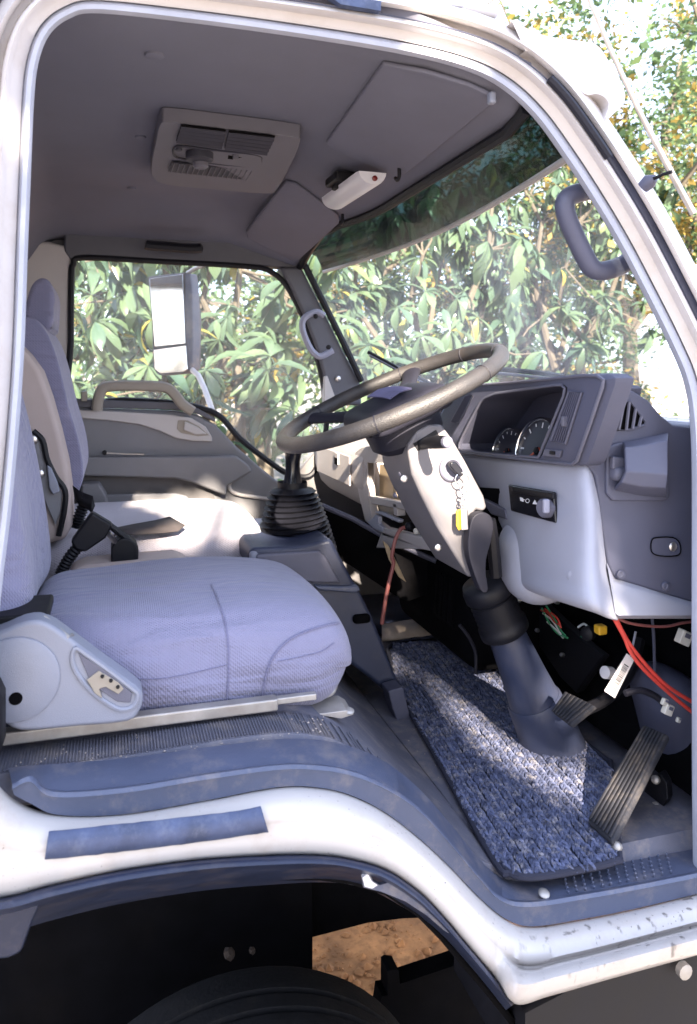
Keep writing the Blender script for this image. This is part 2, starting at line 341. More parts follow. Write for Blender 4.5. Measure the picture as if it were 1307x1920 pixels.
        if solid:
            md = o.modifiers.new('solid', 'SOLIDIFY'); md.thickness = solid; md.offset = 0
        if bevel:
            md = o.modifiers.new('bevel', 'BEVEL'); md.width = bevel; md.segments = seg; md.limit_method = 'ANGLE'; md.angle_limit = R(30); md.harden_normals = True
        if sub:
            md = o.modifiers.new('sub', 'SUBSURF'); md.levels = sub; md.render_levels = sub
        if parent is not None:
            o.parent = parent
            o.matrix_parent_inverse = Matrix.Translation(-wloc(parent))
        return o
def wloc(o):
    p = Vector((0, 0, 0))
    return Vector(o.location) if (o.type == 'EMPTY') else p
def tag(o, label=None, cat=None, group=None, kind=None):
    if label: o['label'] = label
    if cat: o['category'] = cat
    if group: o['group'] = group
    if kind: o['kind'] = kind
    return o
def thing(name, loc, label, cat, group=None):
    o = bpy.data.objects.new(name, None); col.objects.link(o); o.location = loc; o.empty_display_size = 0.1
    return tag(o, label, cat, group)
def frame_M(x, z):
    x = Vector(x).normalized(); z = Vector(z); z = (z - x * z.dot(x)).normalized(); y = z.cross(x)
    return Matrix((x, y, z)).transposed()
def sm(t): t = max(0.0, min(1.0, t)); return t * t * (3 - 2 * t)

# ------------------------------------------------------------------ ground
def ground():
    mb = MB(); n = 90
    def g(i): t = (i / n) * 2 - 1; return (abs(t) ** 3.2) * 900 * (1 if t > 0 else -1)
    rows = []
    for j in range(n + 1):
        row = []
        for i in range(n + 1):
            x, y = g(i) + 0.7, g(j) + 2.2; d = math.hypot(x, y)
            z = -H + (0.03 * math.sin(x * 3.1 + y) * math.sin(y * 2.3) + 0.02 * math.sin(x * 7.3) * math.sin(y * 6.1 + 1)) * (1 if d < 60 else 0.0)
            row.append(V(x, y, z))
        rows.append(row)
    mb.loft(rows)
    m = mat('dirt', (0.42, 0.185, 0.062), 0.95, var=0.45, vs=11.0, bump=1.0, bs=60, dirt=0.75, dirtc=(0.17, 0.072, 0.026), ds=38)
    mat('packed_earth', (0.27, 0.245, 0.22), 0.95, var=0.2, vs=1.5, bump=0.6, bs=20)
    o = mb.build('ground', 'packed_earth'); tag(o, 'packed pale earth ground around the truck', None, None, 'structure')
    dp = MB(); k_ = 60
    dp.loft([[V(-1.2 + 5.2 * i / k_, 1.75 + 4.6 * j / k_, -H + 0.052 + 0.006 * math.sin(i * 1.7) * math.sin(j * 2.1) + random.uniform(-.005, .005)) for i in range(k_ + 1)] for j in range(k_ + 1)])
    tag(dp.build('dirt', 'dirt'), 'bare orange brown dirt under the truck', None, None, 'structure')
    st = MB()
    for i in range(3800):
        x = random.uniform(0.2, 1.5) if i < 2600 else random.uniform(0.1, 3.2); y = random.uniform(1.9, 2.8) if i < 2600 else random.uniform(1.5, 5.5); s = random.choice([0.003, 0.004, 0.006, 0.006, 0.009, 0.016])
        c = V(x, y, -H + 0.052 + s * 0.15)
        pts = [c + V(math.cos(a) * s * random.uniform(.6, 1.2), math.sin(a) * s * random.uniform(.6, 1.2), 0) for a in (0, 1.25, 2.5, 3.75, 5.0)]
        top = c + V(random.uniform(-.3, .3) * s, 0, s * random.uniform(.4, .9))
        st.add(pts + [top], [(k, (k + 1) % 5, 5) for k in range(5)])
    so_ = st.build('gravel', 'dirt'); tag(so_, 'loose dirt clods and gravel scattered over the ground', None, None, 'stuff')
ground()
mat('pale_glare', (0.62, 0.57, 0.50), 0.95, var=0.15, vs=2.0, bump=0.6, bs=20)  # blown-out sunlit ground put into a very pale colour
yd_ = MB(); yd_.prism([V(x, y, -H + 0.045) for x, y in ((5.2, 5.6), (9, 4.5), (40, 18), (60, 60), (26, 60), (12.5, 17), (8.4, 10.5))], (0, 0, -0.03))
tag(yd_.build('yard', 'pale_glare'), 'sun glare painted as a pale yard beyond the front of the truck', None, None, 'structure')

# ================================================================== the truck
T = thing('truck', (0.5, 1.8, 0.0), 'white light truck with the driver door open onto its grey cab interior', 'truck')

# ---------------------------------------------------------------- door opening frame, roof rail and pillars
IN = [(-30, 1390), (-12, 1260), (4, 1100), (22, 950), (36, 800), (46, 650), (52, 480), (58, 330), (64, 190), (72, 120), (92, 66), (130, 34), (190, 24), (400, 47), (600, 75), (760, 102), (870, 130), (940, 164), (1000, 218), (1055, 292), (1110, 376), (1160, 460), (1210, 555), (1255, 645), (1284, 715), (1296, 790), (1300, 900), (1300, 1200), (1301, 1500), (1303, 1660)]
INs = [Vector((p.x, p.y)) for p in catmull([V(x, y, 0) for x, y in IN], 6)]
def offs(pts, d):
    out = []; n = len(pts)
    for i, p in enumerate(pts):
        t = pts[min(i + 1, n - 1)] - pts[max(i - 1, 0)]; t.normalize()
        q = p + Vector((t.y, -t.x)) * d
        out.append(q)
    return out
def frameY(py): return 1.02 + 0.09 * sm((1350 - py) / 1300.0)
def frow(d, dy, w=None, deep=None):
    out = []
    for i, (q, p) in enumerate(zip(offs(INs, d), INs)):
        y = frameY(p.y) + (dy if w is None else dy * w[i])
        v = P(q.x, q.y, y)
        if deep: v = v + V(0, deep, 0)
        out.append(v)
    return out
nI = len(INs)
wA = [sm((i - 6 * 17) / 12.0) for i in range(nI)]          # groove only on the front pillar
jam = [sm((i - 6 * 13) / 24.0) for i in range(nI)]
MB().loft([frow(5, 0.0, deep=0.01), frow(1, 0.0, deep=0.004), frow(0, 0.0), frow(7, -0.010), frow(16, -0.010), frow(23, 0.004)]).build('weather_seal', 'seal_grey', T)
mbf = MB().loft([frow(21, 0.012), frow(24, -0.004), frow(44, -0.012), frow(50, -0.024), frow(57, -0.030), frow(63, -0.026), frow(66, 0.004, wA), frow(79, 0.006, wA), frow(82, -0.02), frow(90, -0.028), frow(102, -0.016), frow(108, 0.004), frow(110, 0.06)])
mbf.build('door_frame', 'paint', T, ang=60)
# dark rubber in the groove, from the roof corner down the pillar
gr = frow(72, -0.006)[6 * 17 + 4:6 * 26]
grv = MB().tube(gr, [0.0085] * len(gr), 8, flat=0.6); grv.build('gutter_rubber', 'groove', T)
g2 = frow(70, -0.030)[6 * 17 + 4:6 * 19 + 4]
MB().tube(g2, 0.0075, 8).build('gutter_cap', 'hub_dark', T)
# thin seam line where the roof skin meets the rail
sl = frow(66, -0.0275)[6 * 13:6 * 18]
MB().tube(sl, 0.0014, 5).build('roof_seam', 'groove', T)
# blue marker strip at the roof edge and a bracket
st = [P(610, -12, 1.075), P(715, 2, 1.075), P(714, 20, 1.07), P(640, 8, 1.07)]
MB().prism(st, (0, 0.012, 0.0)).build('roof_tape', 'tape_blue', T)
MB().prism([P(765, -12, 1.12), P(868, -6, 1.12), P(872, 12, 1.12), P(768, 2, 1.12)], (0, 0.05, 0)).build('roof_bracket', 'white_plastic', T, bevel=0.003)
# roof skin, rear wall, front panel
MB().box((0.12, 1.93, 0.600), (0.98, 1.58, 0.02)).build('roof', 'paint', T, bevel=0.008)
rw = MB().box((-0.29, 1.83, 0.02), (0.03, 1.68, 1.2)); rw.build('rear_wall', 'door_light', T)
MB().box((1.17, 1.84, -0.52), (0.05, 1.64, 0.86)).build('front_panel', 'paint', T, bevel=0.02)
MB().box((0.46, 2.60, -0.70), (1.50, 0.04, 0.44)).build('far_sill', 'paint', T)
# hinge pillar
MB().box((1.09, 1.075, -0.47), (0.16, 0.07, 0.84)).build('hinge_pillar', 'paint', T, bevel=0.01)

# ---------------------------------------------------------------- lower skin with wheel arch
Lp = [(-170, 1330), (-50, 1425), (26, 1498), (100, 1525), (230, 1525), (380, 1500), (520, 1474), (600, 1475), (660, 1490), (720, 1520), (780, 1565), (840, 1620), (900, 1682), (950, 1722), (1000, 1735), (1100, 1720), (1200, 1700), (1340, 1666)]
Ap = [(-170, 1730), (-50, 1694), (26, 1680), (100, 1660), (230, 1632), (380, 1612), (520, 1604), (600, 1604), (660, 1612), (725, 1632), (785, 1672), (830, 1718), (872, 1768), (920, 1825), (965, 1882), (1030, 1868), (1150, 1834), (1340, 1782)]
Ls = [(p.x, p.y) for p in catmull([V(x, y, 0) for x, y in Lp], 7)]; As = [(p.x, p.y) for p in catmull([V(x, y, 0) for x, y in Ap], 7)]
nS = len(Ls); wR = [sm((i - 7 * 13) / 8.0) for i in range(nS)]
def srow(f, Y, extra=None):
    return [P(a[0] * (1 - f) + b[0] * f, a[1] * (1 - f) + b[1] * f, Y + (extra * wR[i] if extra else 0)) for i, (a, b) in enumerate(zip(Ls, As))]
MB().loft([srow(0.0, 1.03), srow(0.0, 1.005), srow(0.10, 0.985), srow(0.28, 0.965), srow(0.46, 0.957), srow(0.52, 0.957, 0.012), srow(0.55, 0.957, 0.010), srow(0.62, 0.955, -0.035), srow(0.75, 0.953, -0.045), srow(0.93, 0.952, -0.04), srow(0.985, 0.957, -0.03), srow(1.0, 0.966, -0.01), srow(1.0, 1.03)]).build('sill_panel', 'paint_low', T, ang=70)
# strip of blue tape on the arch panel
tp = [(92, 1556), (160, 1549), (250, 1540), (340, 1530), (430, 1520), (488, 1509)]
tb = [(84, 1608), (165, 1601), (250, 1591), (340, 1580), (430, 1568), (502, 1557)]
def lowY(px, py):
    return 0.9605
tpp = catmull([P(x, y, 0.9605) for x, y in tp], 5); tbb = catmull([P(x, y, 0.9535) for x, y in tb], 5)
tm = [(a + b) / 2 + V(0, -0.0045, 0) for a, b in zip(tpp, tbb)]
tpp = [p + V(0, -0.003, random.uniform(-.0004, .0004)) for p in tpp]; tbb = [p + V(random.uniform(-.001, .001), -0.003, random.uniform(-.0005, .0005)) for p in tbb]
MB().loft([tpp, tm, tbb]).build('tape_strip', 'tape_blue', T, solid=0.002)
# blue-grey sill guard: flange on top, lip, vertical face
G0 = [(16, 1440), (45, 1436), (105, 1432), (230, 1422), (380, 1402), (520, 1386), (600, 1388), (665, 1402), (725, 1430), (785, 1478), (845, 1545), (900, 1612), (945, 1648), (1000, 1652), (1100, 1632), (1200, 1612), (1340, 1585)]
G1 = [(24, 1476), (58, 1462), (100, 1490), (230, 1483), (380, 1459), (520, 1440), (600, 1441), (660, 1452), (720, 1476), (780, 1515), (840, 1578), (892, 1640), (935, 1684), (990, 1696), (1100, 1680), (1200, 1662), (1340, 1634)]
G2 = [(26, 1490), (60, 1508), (110, 1528), (230, 1527), (380, 1502), (520, 1476), (600, 1477), (660, 1492), (720, 1522), (780, 1567), (840, 1622), (900, 1684), (950, 1724), (1000, 1737), (1100, 1722), (1200, 1702), (1340, 1668)]
c = lambda pts, Y: [P(p.x, p.y, Y) for p in catmull([V(x, y, 0) for x, y in pts], 6)]
def cz(pts, Y0, Y1):      # flange inner edge lies at the height of the lip, deeper in
    lip = [p for p in catmull([V(x, y, 0) for x, y in G1], 6)]
    return None
g1 = c(G1, 1.0); g2_ = c(G2, 0.997); g0 = [P(p.x, p.y, 1.055) for p in catmull([V(x, y, 0) for x, y in G0], 6)]
g1a = [a * 0.9 + b * 0.1 for a, b in zip(g1, g0)]
guard = MB().loft([[p + V(0, 0.02, -0.01) for p in g0], g0, g1a, [p + V(0, 0.003, 0.004) for p in g1], [p + V(0, -0.003, 0.005) for p in g1], [p + V(0, -0.007, 0.001) for p in g1], [p * 0.88 + q * 0.12 + V(0, -0.004, 0) for p, q in zip(g1, g2_)], g2_, [p + V(0, 0.02, 0) for p in g2_]]).build('sill_guard', 'trim_blue', T, ang=50)
def screw(px, py, Y, r, par, axis, m='metal', name='screw'):
    p = P(px, py, Y); a = Vector(axis).normalized()
    mb = MB().lathe([(r, 0), (r, r * .18), (r * .75, r * .42), (r * .3, r * .5)], p - a * r * .1, a, 14)
    o = mb.build(name, m, par)
    return o
for px, py, Y in ((155, 1470, 1.026), (530, 1427, 1.018), (1020, 1675, 1.012)):
    screw(px, py, Y, 0.0085, guard, (0, -0.35, 1), 'metal_dull')
# tread bumps on the front step
tr = MB()
for i in range(13):
    for j in range(5):
        px = 1058 + i * 16 + j * 2; py = 1640 + j * 8 - i * 3.3
        y = 1.05 - j * 0.0095; p = P(px, py, y) + V(0, 0, 0.001)
        tr.lathe([(0.0022, -0.004), (0.0018, 0.0004), (0.0006, 0.0010)], p - V(0, 0, .0006), (0, -0.3, 1), 6)
tag(tr.build('tread_bump', 'trim_blue', guard), kind='stuff')
# wheel arch lip in dark blue plastic, with the torn white end
a0 = [(p.x, p.y) for p in catmull([V(x, y, 0) for x, y in Ap[:15]], 7)]
wid = lambda i: 38 + 20 * sm((70 - i) / 60.0) - 16 * sm((i - 63) / 20.0)
def arow(f, Y, dy=0): return [P(x - (wid(i) * f * 0.75 * sm((i - 50) / 30.0)), y + wid(i) * f * (1 - .45 * sm((i - 60) / 30.0)) + dy, Y) for i, (x, y) in enumerate(a0)]
MB().loft([arow(0.02, 0.985), arow(0.0, 0.955), arow(0.14, 0.938), arow(0.36, 0.934), arow(0.5, 0.95), arow(0.62, 0.985), arow(1.0, 1.05), arow(1.15, 1.20)]).build('arch_trim', 'arch_blue', T, ang=70)
MB().prism([P(-60, 1700, 0.958), P(80, 1690, 0.958), P(62, 1728, 0.958), P(40, 1790, 0.958), P(15, 1800, 0.958), P(-60, 1806, 0.958)], (0, 0.04, 0)).build('mud_flap', 'arch_blue', T, bevel=0.006)
tn = [(680, 1644), (692, 1636), (700, 1652), (712, 1660), (728, 1655), (745, 1664), (775, 1680), (805, 1702), (835, 1732), (845, 1752), (832, 1744), (800, 1716), (760, 1690), (715, 1672), (682, 1664)]
MB().prism([P(x, y, 0.952) for x, y in tn], (0, 0.006, 0)).build('torn_edge', 'trim_blue', T)
MB().prism([P(x, y, 0.949) for x, y in ((680, 1646), (690, 1638), (697, 1652), (708, 1660), (698, 1666), (684, 1662))], (0, 0.006, 0)).build('torn_tip', 'white_plastic', T)
# wheel-well: liner, frame, brackets (all real thickness)
lin0 = [P(x, y + 40, 1.05) for x, y in Ap[:15]]
lin1 = [p + V(-0.02, 0.50, 0.0) for p in lin0]
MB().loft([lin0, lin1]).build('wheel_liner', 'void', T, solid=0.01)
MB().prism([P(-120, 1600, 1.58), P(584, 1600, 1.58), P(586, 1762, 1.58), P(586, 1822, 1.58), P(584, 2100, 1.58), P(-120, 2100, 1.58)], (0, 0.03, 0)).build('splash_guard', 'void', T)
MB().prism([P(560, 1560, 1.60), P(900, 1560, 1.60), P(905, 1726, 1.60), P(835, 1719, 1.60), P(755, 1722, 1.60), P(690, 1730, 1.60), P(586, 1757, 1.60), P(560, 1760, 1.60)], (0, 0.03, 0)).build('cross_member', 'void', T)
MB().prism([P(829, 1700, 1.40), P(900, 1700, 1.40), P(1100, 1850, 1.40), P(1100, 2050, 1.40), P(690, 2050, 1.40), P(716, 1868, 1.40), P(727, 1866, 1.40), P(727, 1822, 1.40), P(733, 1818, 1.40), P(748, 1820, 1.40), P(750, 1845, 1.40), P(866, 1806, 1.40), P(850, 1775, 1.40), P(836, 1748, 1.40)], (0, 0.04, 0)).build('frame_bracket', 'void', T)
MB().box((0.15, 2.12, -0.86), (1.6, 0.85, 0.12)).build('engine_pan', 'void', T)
MB().prism([P(985, 1900, 1.02), P(1110, 1835, 1.02), P(1330, 1770, 1.02), P(1330, 2050, 1.02), P(985, 2050, 1.02)], (0, 0.25, 0)).build('step_bracket', 'black', T)
MB().lathe([(0.012, 0), (0.012, .01), (.006, .012)], P(1278, 1815, 1.01), (0, -1, 0), 12).build('bolt', 'metal_dull', T)
# wheel
wc = V(0.20, 1.13, -1.365); RS = 0.355 / 0.39
whl = MB().lathe([(r_ * RS, h_) for r_, h_ in [(0.27, -0.0), (0.31, -0.012), (0.345, -0.006), (0.372, 0.010), (0.386, 0.03), (0.39, 0.035), (0.39, 0.08), (0.383, 0.083), (0.383, 0.09), (0.39, 0.094), (0.39, 0.12), (0.383, 0.123), (0.383, .13), (.39, .134), (.39, .18), (.38, .195), (.34, .212), (.27, .205)]], wc, (0, 1, 0), 72).build('wheel', 'tyre', T)
ring = MB()
for rr in (0.352 * RS, 0.362 * RS, 0.330 * RS): ring.tube([wc + V(rr * math.cos(a), -0.006 if rr > .31 else -0.0125, rr * math.sin(a)) for a in [2 * math.pi * i / 72 for i in range(72)]], 0.0022, 5, closed=True)
ring.build('sidewall_rib', 'tyre', whl)
tl = MB()
for i in range(72):
    a = 2 * math.pi * i / 72
    for h in (0.05, 0.107, 0.157):
        c0 = wc + V(0.3545 * math.cos(a), h + (0.003 if i % 2 else -.003), 0.3545 * math.sin(a))
        M = Matrix.Rotation(-a, 3, 'Y'); tl.box(c0, (0.004, 0.03, 0.003), M)
rim = MB().lathe([(0.242, 0.02), (.25, .05), (.22, .07), (.10, .07), (.09, .03), (.02, .03)], wc, (0, 1, 0), 40).build('rim', 'metal_dull', whl)
for px, py, s in ((425, 1793, .012), (470, 1785, .007)):
    MB().lathe([(s * .5, 0), (s, s * .5), (s * .7, s * 1.1), (s * .2, s * 1.3)], P(px, py, 1.36), (0.8, -0.5, 1), 7).build('pipe_clip', 'rust', T)

# ---------------------------------------------------------------- cab floor
prof = [(-0.28, -0.512), (0.0, -0.512), (0.17, -0.508), (0.26, -0.515), (0.33, -0.545), (0.42, -0.63), (0.50, -0.715), (0.56, -0.758), (0.62, -0.765), (1.00, -0.765)]
pc = catmull([V(x, 0, z) for x, z in prof], 6)
rows = [[V(p.x, y, p.z - 0.03 * sm((1.075 - y) / .02)) for p in pc] for y in (1.056, 1.06, 1.075, 1.15, 1.3, 1.7, 2.1, 2.56)]
floor = MB().loft(rows).build('cab_floor', 'floor_rubber', T, solid=0.012)
rb = MB()
for i in range(200):                      # fine ribs of the rubber floor along the raised part
    x = -0.2 + i * 0.0042
    k = min(range(len(pc)), key=lambda q: abs(pc[q].x - x)); z = pc[k].z
    if x > 0.50: break
    rb.box((x, 1.108, z + 0.0065), (0.0018, 0.066, 0.0018))
tag(rb.build('rubber_rib', 'floor_rubber', floor, smooth=False), kind='stuff')
toe = [(1.00, -0.77), (1.04, -0.70), (1.10, -0.55), (1.13, -0.40)]
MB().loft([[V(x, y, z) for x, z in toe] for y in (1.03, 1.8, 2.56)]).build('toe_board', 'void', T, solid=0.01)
# heater duct and carpet hump by the pedals
MB().rbox((1.08, 1.275, -0.685), (0.075, 0.085, 0.115), 0.07, deform=lambda p, u: p + V(-0.05 * u.z - 0.02 * u.x * u.z, 0, 0)).build('kick_hump', 'dash_dark', T)
MB().rbox((1.10, 1.44, -0.68), (0.08, 0.13, 0.11), 0.07).build('pedal_carpet', 'void', T)
# seat slide rails
for y in (1.135, 1.60):
    r_ = MB().box((0.045, y, -0.487), (0.38, 0.022, 0.018)).build('seat_rail', 'metal_dull', T, bevel=0.003)
    MB().box((0.25, y, -0.484), (0.09, 0.013, 0.010)).build('inner_rail', 'metal_dull', r_, bevel=0.002)
p = [P(585, 1305, 1.20), P(620, 1298, 1.20), P(628, 1270, 1.22), P(622, 1250, 1.30), P(612, 1235, 1.5)]
MB().tube(catmull(p, 5), 0.006, 8).build('seat_lift_bar', 'metal_dull', T)
MB().prism([P(590, 1340, 1.16), P(650, 1332, 1.16), P(664, 1340, 1.16), P(640, 1348, 1.16)], (0, 0.05, 0.004)).build('rail_bracket', 'metal_dull', T, bevel=0.001)
screw(655, 1333, 1.165, 0.008, T, (0, -0.3, 1), 'metal_dull', 'rail_bolt')

# ---------------------------------------------------------------- driver seat
ds = MB()
def cush(p, u):
    q = p.copy()
    q.z += (0.012 * (1 - u.y * u.y) * (1 - u.x ** 2 * .6)) if u.z > 0 else 0.0      # crowned top
    q.z += -0.02 * sm((u.x + 1.0) / 1.0) * 0 
    if u.x > 0: q.x -= 0.022 * (u.y ** 2) * u.x
    q.z += 0.016 * (1 - u.x) * 0.5 * (1 if u.z > 0 else 0) * (u.y * -0.4)
    q.x += -0.018 * (u.z < 0) * (-u.z) * max(0, u.x)
    q.z -= 0.028 * max(0, u.x) ** 3 * (u.z > 0)
    q += V(0, 1, 0) * 0.004 * math.sin(9 * u.x + 4 * u.z)
    q.z += 0.003 * math.sin(5 * u.x + 2 * u.y) * (u.z > 0)
    return q
dsm = ds.rbox((0.124, 1.385, -0.447), (0.266, 0.235, 0.085), 0.075, deform=cush)
seatd = MB().box((0.12, 1.385, -0.50), (0.40, 0.40, 0.03)).build('driver_seat', 'metal_dull', T)
cu = ds.build('cushion', 'seat_fabric', seatd, sub=1)
# seams
top = [P(398, 1098, 1.36), P(410, 1125, 1.30), P(422, 1165, 1.22), P(428, 1190, 1.165), P(429, 1240, 1.145), P(425, 1330, 1.15)]
def seam(pts, r, par, m='seat_fabric_side', k=6): return MB().tube(catmull(pts, k), r, 6).build('seam', m, par)
def surf_pt(x, y):   # on the cushion top
    return V(x, y, -0.362)
def hits(ob, pts, lift=0.0004):      # points of the cushion surface along a line of sight
    bpy.context.view_layer.update(); ev = ob.evaluated_get(bpy.context.evaluated_depsgraph_get()); out = []
    for x, y in pts:
        ok, loc, n, i = ev.ray_cast(Vector((0, 0, H)), ray(x, y).normalized())
        if ok: out.append(Vector(loc) - V(0, 0, H) + n * lift)
    return out
def seam_px(pts, r, m='seat_fabric_side', nm='seam'):
    q = hits(cu, [(p.x, p.y) for p in catmull([V(x, y, 0) for x, y in pts], 8)])
    if len(q) > 3: MB().tube(q, r, 6).build(nm, m, seatd)
seam_px([(396, 1096), (408, 1122), (420, 1160), (427, 1200), (428, 1260), (424, 1326)], 0.0018)
seam_px([(634, 1168), (600, 1176), (560, 1190), (532, 1208), (512, 1232), (500, 1262), (492, 1300), (486, 1322)], 0.0024)
seam_px([(250, 1272), (300, 1272), (360, 1262), (425, 1246)], 0.0010, nm='fold')
seam_px([(520, 1240), (560, 1232), (600, 1222), (626, 1206)], 0.0010, nm='fold')
# backrest
def backd(p, u):
    q = p.copy(); q.x -= 0.135 * (u.z + 1) * 0.5
    q.x += 0.018 * (1 - u.y ** 2) * -1 * (u.x > 0)
    q.x += 0.028 * math.sin((u.z + 1) * 1.4) * (u.x > 0)
    return q
MB().rbox((-0.166, 1.385, -0.115), (0.075, 0.235, 0.295), 0.075, deform=backd).build('backrest', 'seat_fabric', seatd, sub=1)
MB().rbox((-0.25, 1.385, 0.28), (0.05, 0.13, 0.09), 0.045).build('headrest', 'seat_fabric', seatd)
# moulded recliner cover on the door side
rc = [(-40, 1215), (10, 1180), (58, 1164), (92, 1170), (128, 1194), (190, 1240), (256, 1288), (268, 1308), (262, 1335), (238, 1355), (150, 1364), (40, 1372), (0, 1352), (-40, 1340)]
rcc = [(p.x, p.y) for p in catmull([V(x, y, 0) for x, y in rc], 3, closed=True)]
rec = MB().prism([P(x, y, 1.095) for x, y in rcc], (0, 0.045, 0)).build('recliner_cover', 'seat_plastic', seatd, bevel=0.007, seg=3)
ctr = P(28, 1275, 1.094)
MB().lathe([(0.0555, 0.004), (0.0555, -0.0015), (0.053, -0.003), (0.02, -0.0035)], ctr, (0, 1, 0), 40).build('cover_disc', 'seat_plastic', rec)
MB().lathe([(0.0085, 0.002), (0.0085, -0.004)], P(30, 1308, 1.094), (0, 1, 0), 16).build('cover_hole', 'void', rec)
pk = [(140, 1216), (160, 1226), (205, 1258), (246, 1290), (258, 1302), (252, 1322), (236, 1330), (214, 1326), (170, 1294), (138, 1250)]
MB().tube(catmull([P(x, y, 1.0945) for x, y in pk], 4, closed=True), 0.0035, 7, closed=True).build('lever_recess', 'seat_plastic', rec)
MB().prism([P(x, y, 1.0925) for x, y in ((146, 1224), (205, 1262), (248, 1300), (244, 1318), (220, 1316), (172, 1284))], (0, 0.006, 0)).build('lever_plate', 'dash_mid', rec, bevel=0.001)
MB().prism([P(x, y, 1.090) for x, y in ((163, 1275), (185, 1258), (222, 1280), (232, 1292), (222, 1302), (198, 1288), (186, 1292), (192, 1310), (178, 1300))], (0, 0.004, 0)).build('recliner_lever', 'handle_beige', rec, bevel=0.0008)
for px, py in ((192, 1268), (208, 1276), (221, 1288)): MB().lathe([(0.0026, 0), (0.002, -0.003)], P(px, py, 1.089), (0, 1, 0), 10).build('pin', 'black', rec)
MB().box(P(24, 1166, 1.13) + V(0, 0.05, 0), (0.09, 0.10, 0.016)).build('seat_hinge', 'black', seatd, bevel=0.004)
MB().tube([P(82, 1158, 1.12), P(128, 1196, 1.10), P(134, 1192, 1.115)], 0.004, 8).build('hinge_edge', 'metal_dull', seatd)
MB().box((-0.175, 1.06, -0.43), (0.09, 0.07, 0.10)).build('belt_reel', 'black', T, bevel=0.02)

# ---------------------------------------------------------------- passenger bench
seatp = MB().box((0.10, 2.07, -0.56), (0.46, 0.60, 0.03)).build('passenger_seat', 'black', T)
def pcush(p, u):
    q = p.copy(); q.z += 0.01 * (1 - u.y ** 2) * (u.z > 0); q.z -= 0.02 * max(0, u.x) ** 3 * (u.z > 0); return q
MB().rbox((0.115, 2.065, -0.445), (0.265, 0.285, 0.085), 0.055, deform=pcush).build('cushion', 'seat_fabric_lit', seatp, sub=1)
# back: beige side board, lavender bolster in front, headrest
bs_ = [(30, 640), (52, 662), (76, 695), (94, 745), (112, 810), (126, 870), (134, 930), (136, 985), (122, 1012), (60, 1030), (30, 1020)]
MB().prism([P(x, y, 1.78) for x, y in bs_], (0, 0.12, 0)).build('back_board', 'seat_beige', seatp, bevel=0.018, seg=4)
bo = [(40, 600), (66, 598), (92, 632), (112, 690), (128, 760), (146, 820), (155, 870), (154, 905), (140, 935), (128, 940), (118, 860), (98, 770), (72, 700), (40, 660)]
bob = [(p.x, p.y) for p in catmull([V(x, y, 0) for x, y in bo], 3, closed=True)]
MB().prism([P(x, y, 1.90) for x, y in bob], (0, 0.44, 0)).build('backrest', 'seat_fabric', seatp, bevel=0.03, seg=4)
hd = [(46, 600), (50, 560), (60, 532), (76, 520), (92, 526), (101, 548), (101, 580), (92, 625)]
hdb = [(p.x, p.y) for p in catmull([V(x, y, 0) for x, y in hd], 3, closed=True)]
MB().prism([P(x, y, 2.02) for x, y in hdb], (0, 0.24, 0)).build('headrest', 'seat_fabric', seatp, bevel=0.03, seg=4)
# centre back bracket with bolts and release lever
bk = [(46, 816), (56, 808), (70, 812), (82, 834), (88, 868), (104, 900), (116, 925), (114, 960), (104, 985), (92, 960), (80, 930), (60, 880), (48, 840)]
brk = MB().prism([P(x, y, 1.765) for x, y in bk], (0, 0.010, 0)).build('hinge_bracket', 'door_grey', seatp, bevel=0.003)
MB().tube(catmull([P(x, y, 1.762) for x, y in ((62, 808), (80, 826), (88, 860), (104, 894), (122, 920), (120, 960), (110, 1005))], 4), 0.006, 8).build('bracket_edge', 'black', brk)
for px, py in ((62, 824), (75, 888)): screw(px, py, 1.762, 0.010, brk, (0, -1, 0), 'metal', 'bolt')
MB().prism([P(x, y, 1.750) for x, y in ((88, 872), (96, 878), (108, 905), (112, 922), (100, 928), (92, 915))], (0, 0.012, 0)).build('release_lever', 'seat_plastic', brk, bevel=0.003)
# floor tray between the seats
tray = [(126, 1100), (132, 1072), (160, 1060), (270, 1050), (330, 1046), (350, 1054), (366, 1072), (380, 1100)]
MB().prism([P(x, y, 1.66) for x, y in tray], (0, 0.09, 0)).build('centre_tray', 'seat_beige', T, bevel=0.01, seg=3)
MB().tube(catmull([P(x, y, 1.72) for x, y in ((258, 1050), (300, 1040), (335, 1042), (352, 1058), (362, 1070))], 4), 0.005, 8).build('tray_edge', 'seat_beige', T)
# belts
bkl = MB().prism([P(x, y, 1.655) for x, y in ((172, 960), (212, 984), (198, 1010), (160, 1036), (142, 1032), (132, 1016))], (0, 0.03, 0)).build('belt_buckle', 'black', T, bevel=0.006, seg=3)
stk = MB()
sp = catmull([P(x, y, 1.67) for x, y in ((146, 1026), (130, 1046), (118, 1068), (112, 1085))], 8)
stk.tube(sp, [0.013 if i % 2 else 0.0105 for i in range(len(sp))], 10); stk.build('buckle_boot', 'black', bkl)
st2 = MB()
sp = catmull([P(x, y, 1.80) for x, y in ((164, 930), (156, 950), (148, 972), (144, 990))], 8)
st2.tube(sp, [0.014 if i % 2 else 0.0105 for i in range(len(sp))], 10); st2.build('far_buckle_boot', 'black', bkl)
anc = [(208, 1064), (208, 1028), (214, 1016), (228, 1009), (244, 1010), (256, 1020), (260, 1032), (259, 1062)]
an = MB().prism([P(x, y, 1.67) for x, y in anc], (0, 0.05, 0)).build('belt_anchor', 'black', T, bevel=0.005, seg=3)
MB().tube([P(203, 1000, 1.66), P(216, 1016, 1.675)], 0.006, 8).build('tongue', 'metal', bkl)
MB().tube(catmull([P(x, y, 1.68) for x, y in ((205, 985), (228, 1002), (238, 1012))], 4), 0.007, 8).build('anchor_loop', 'black', an)
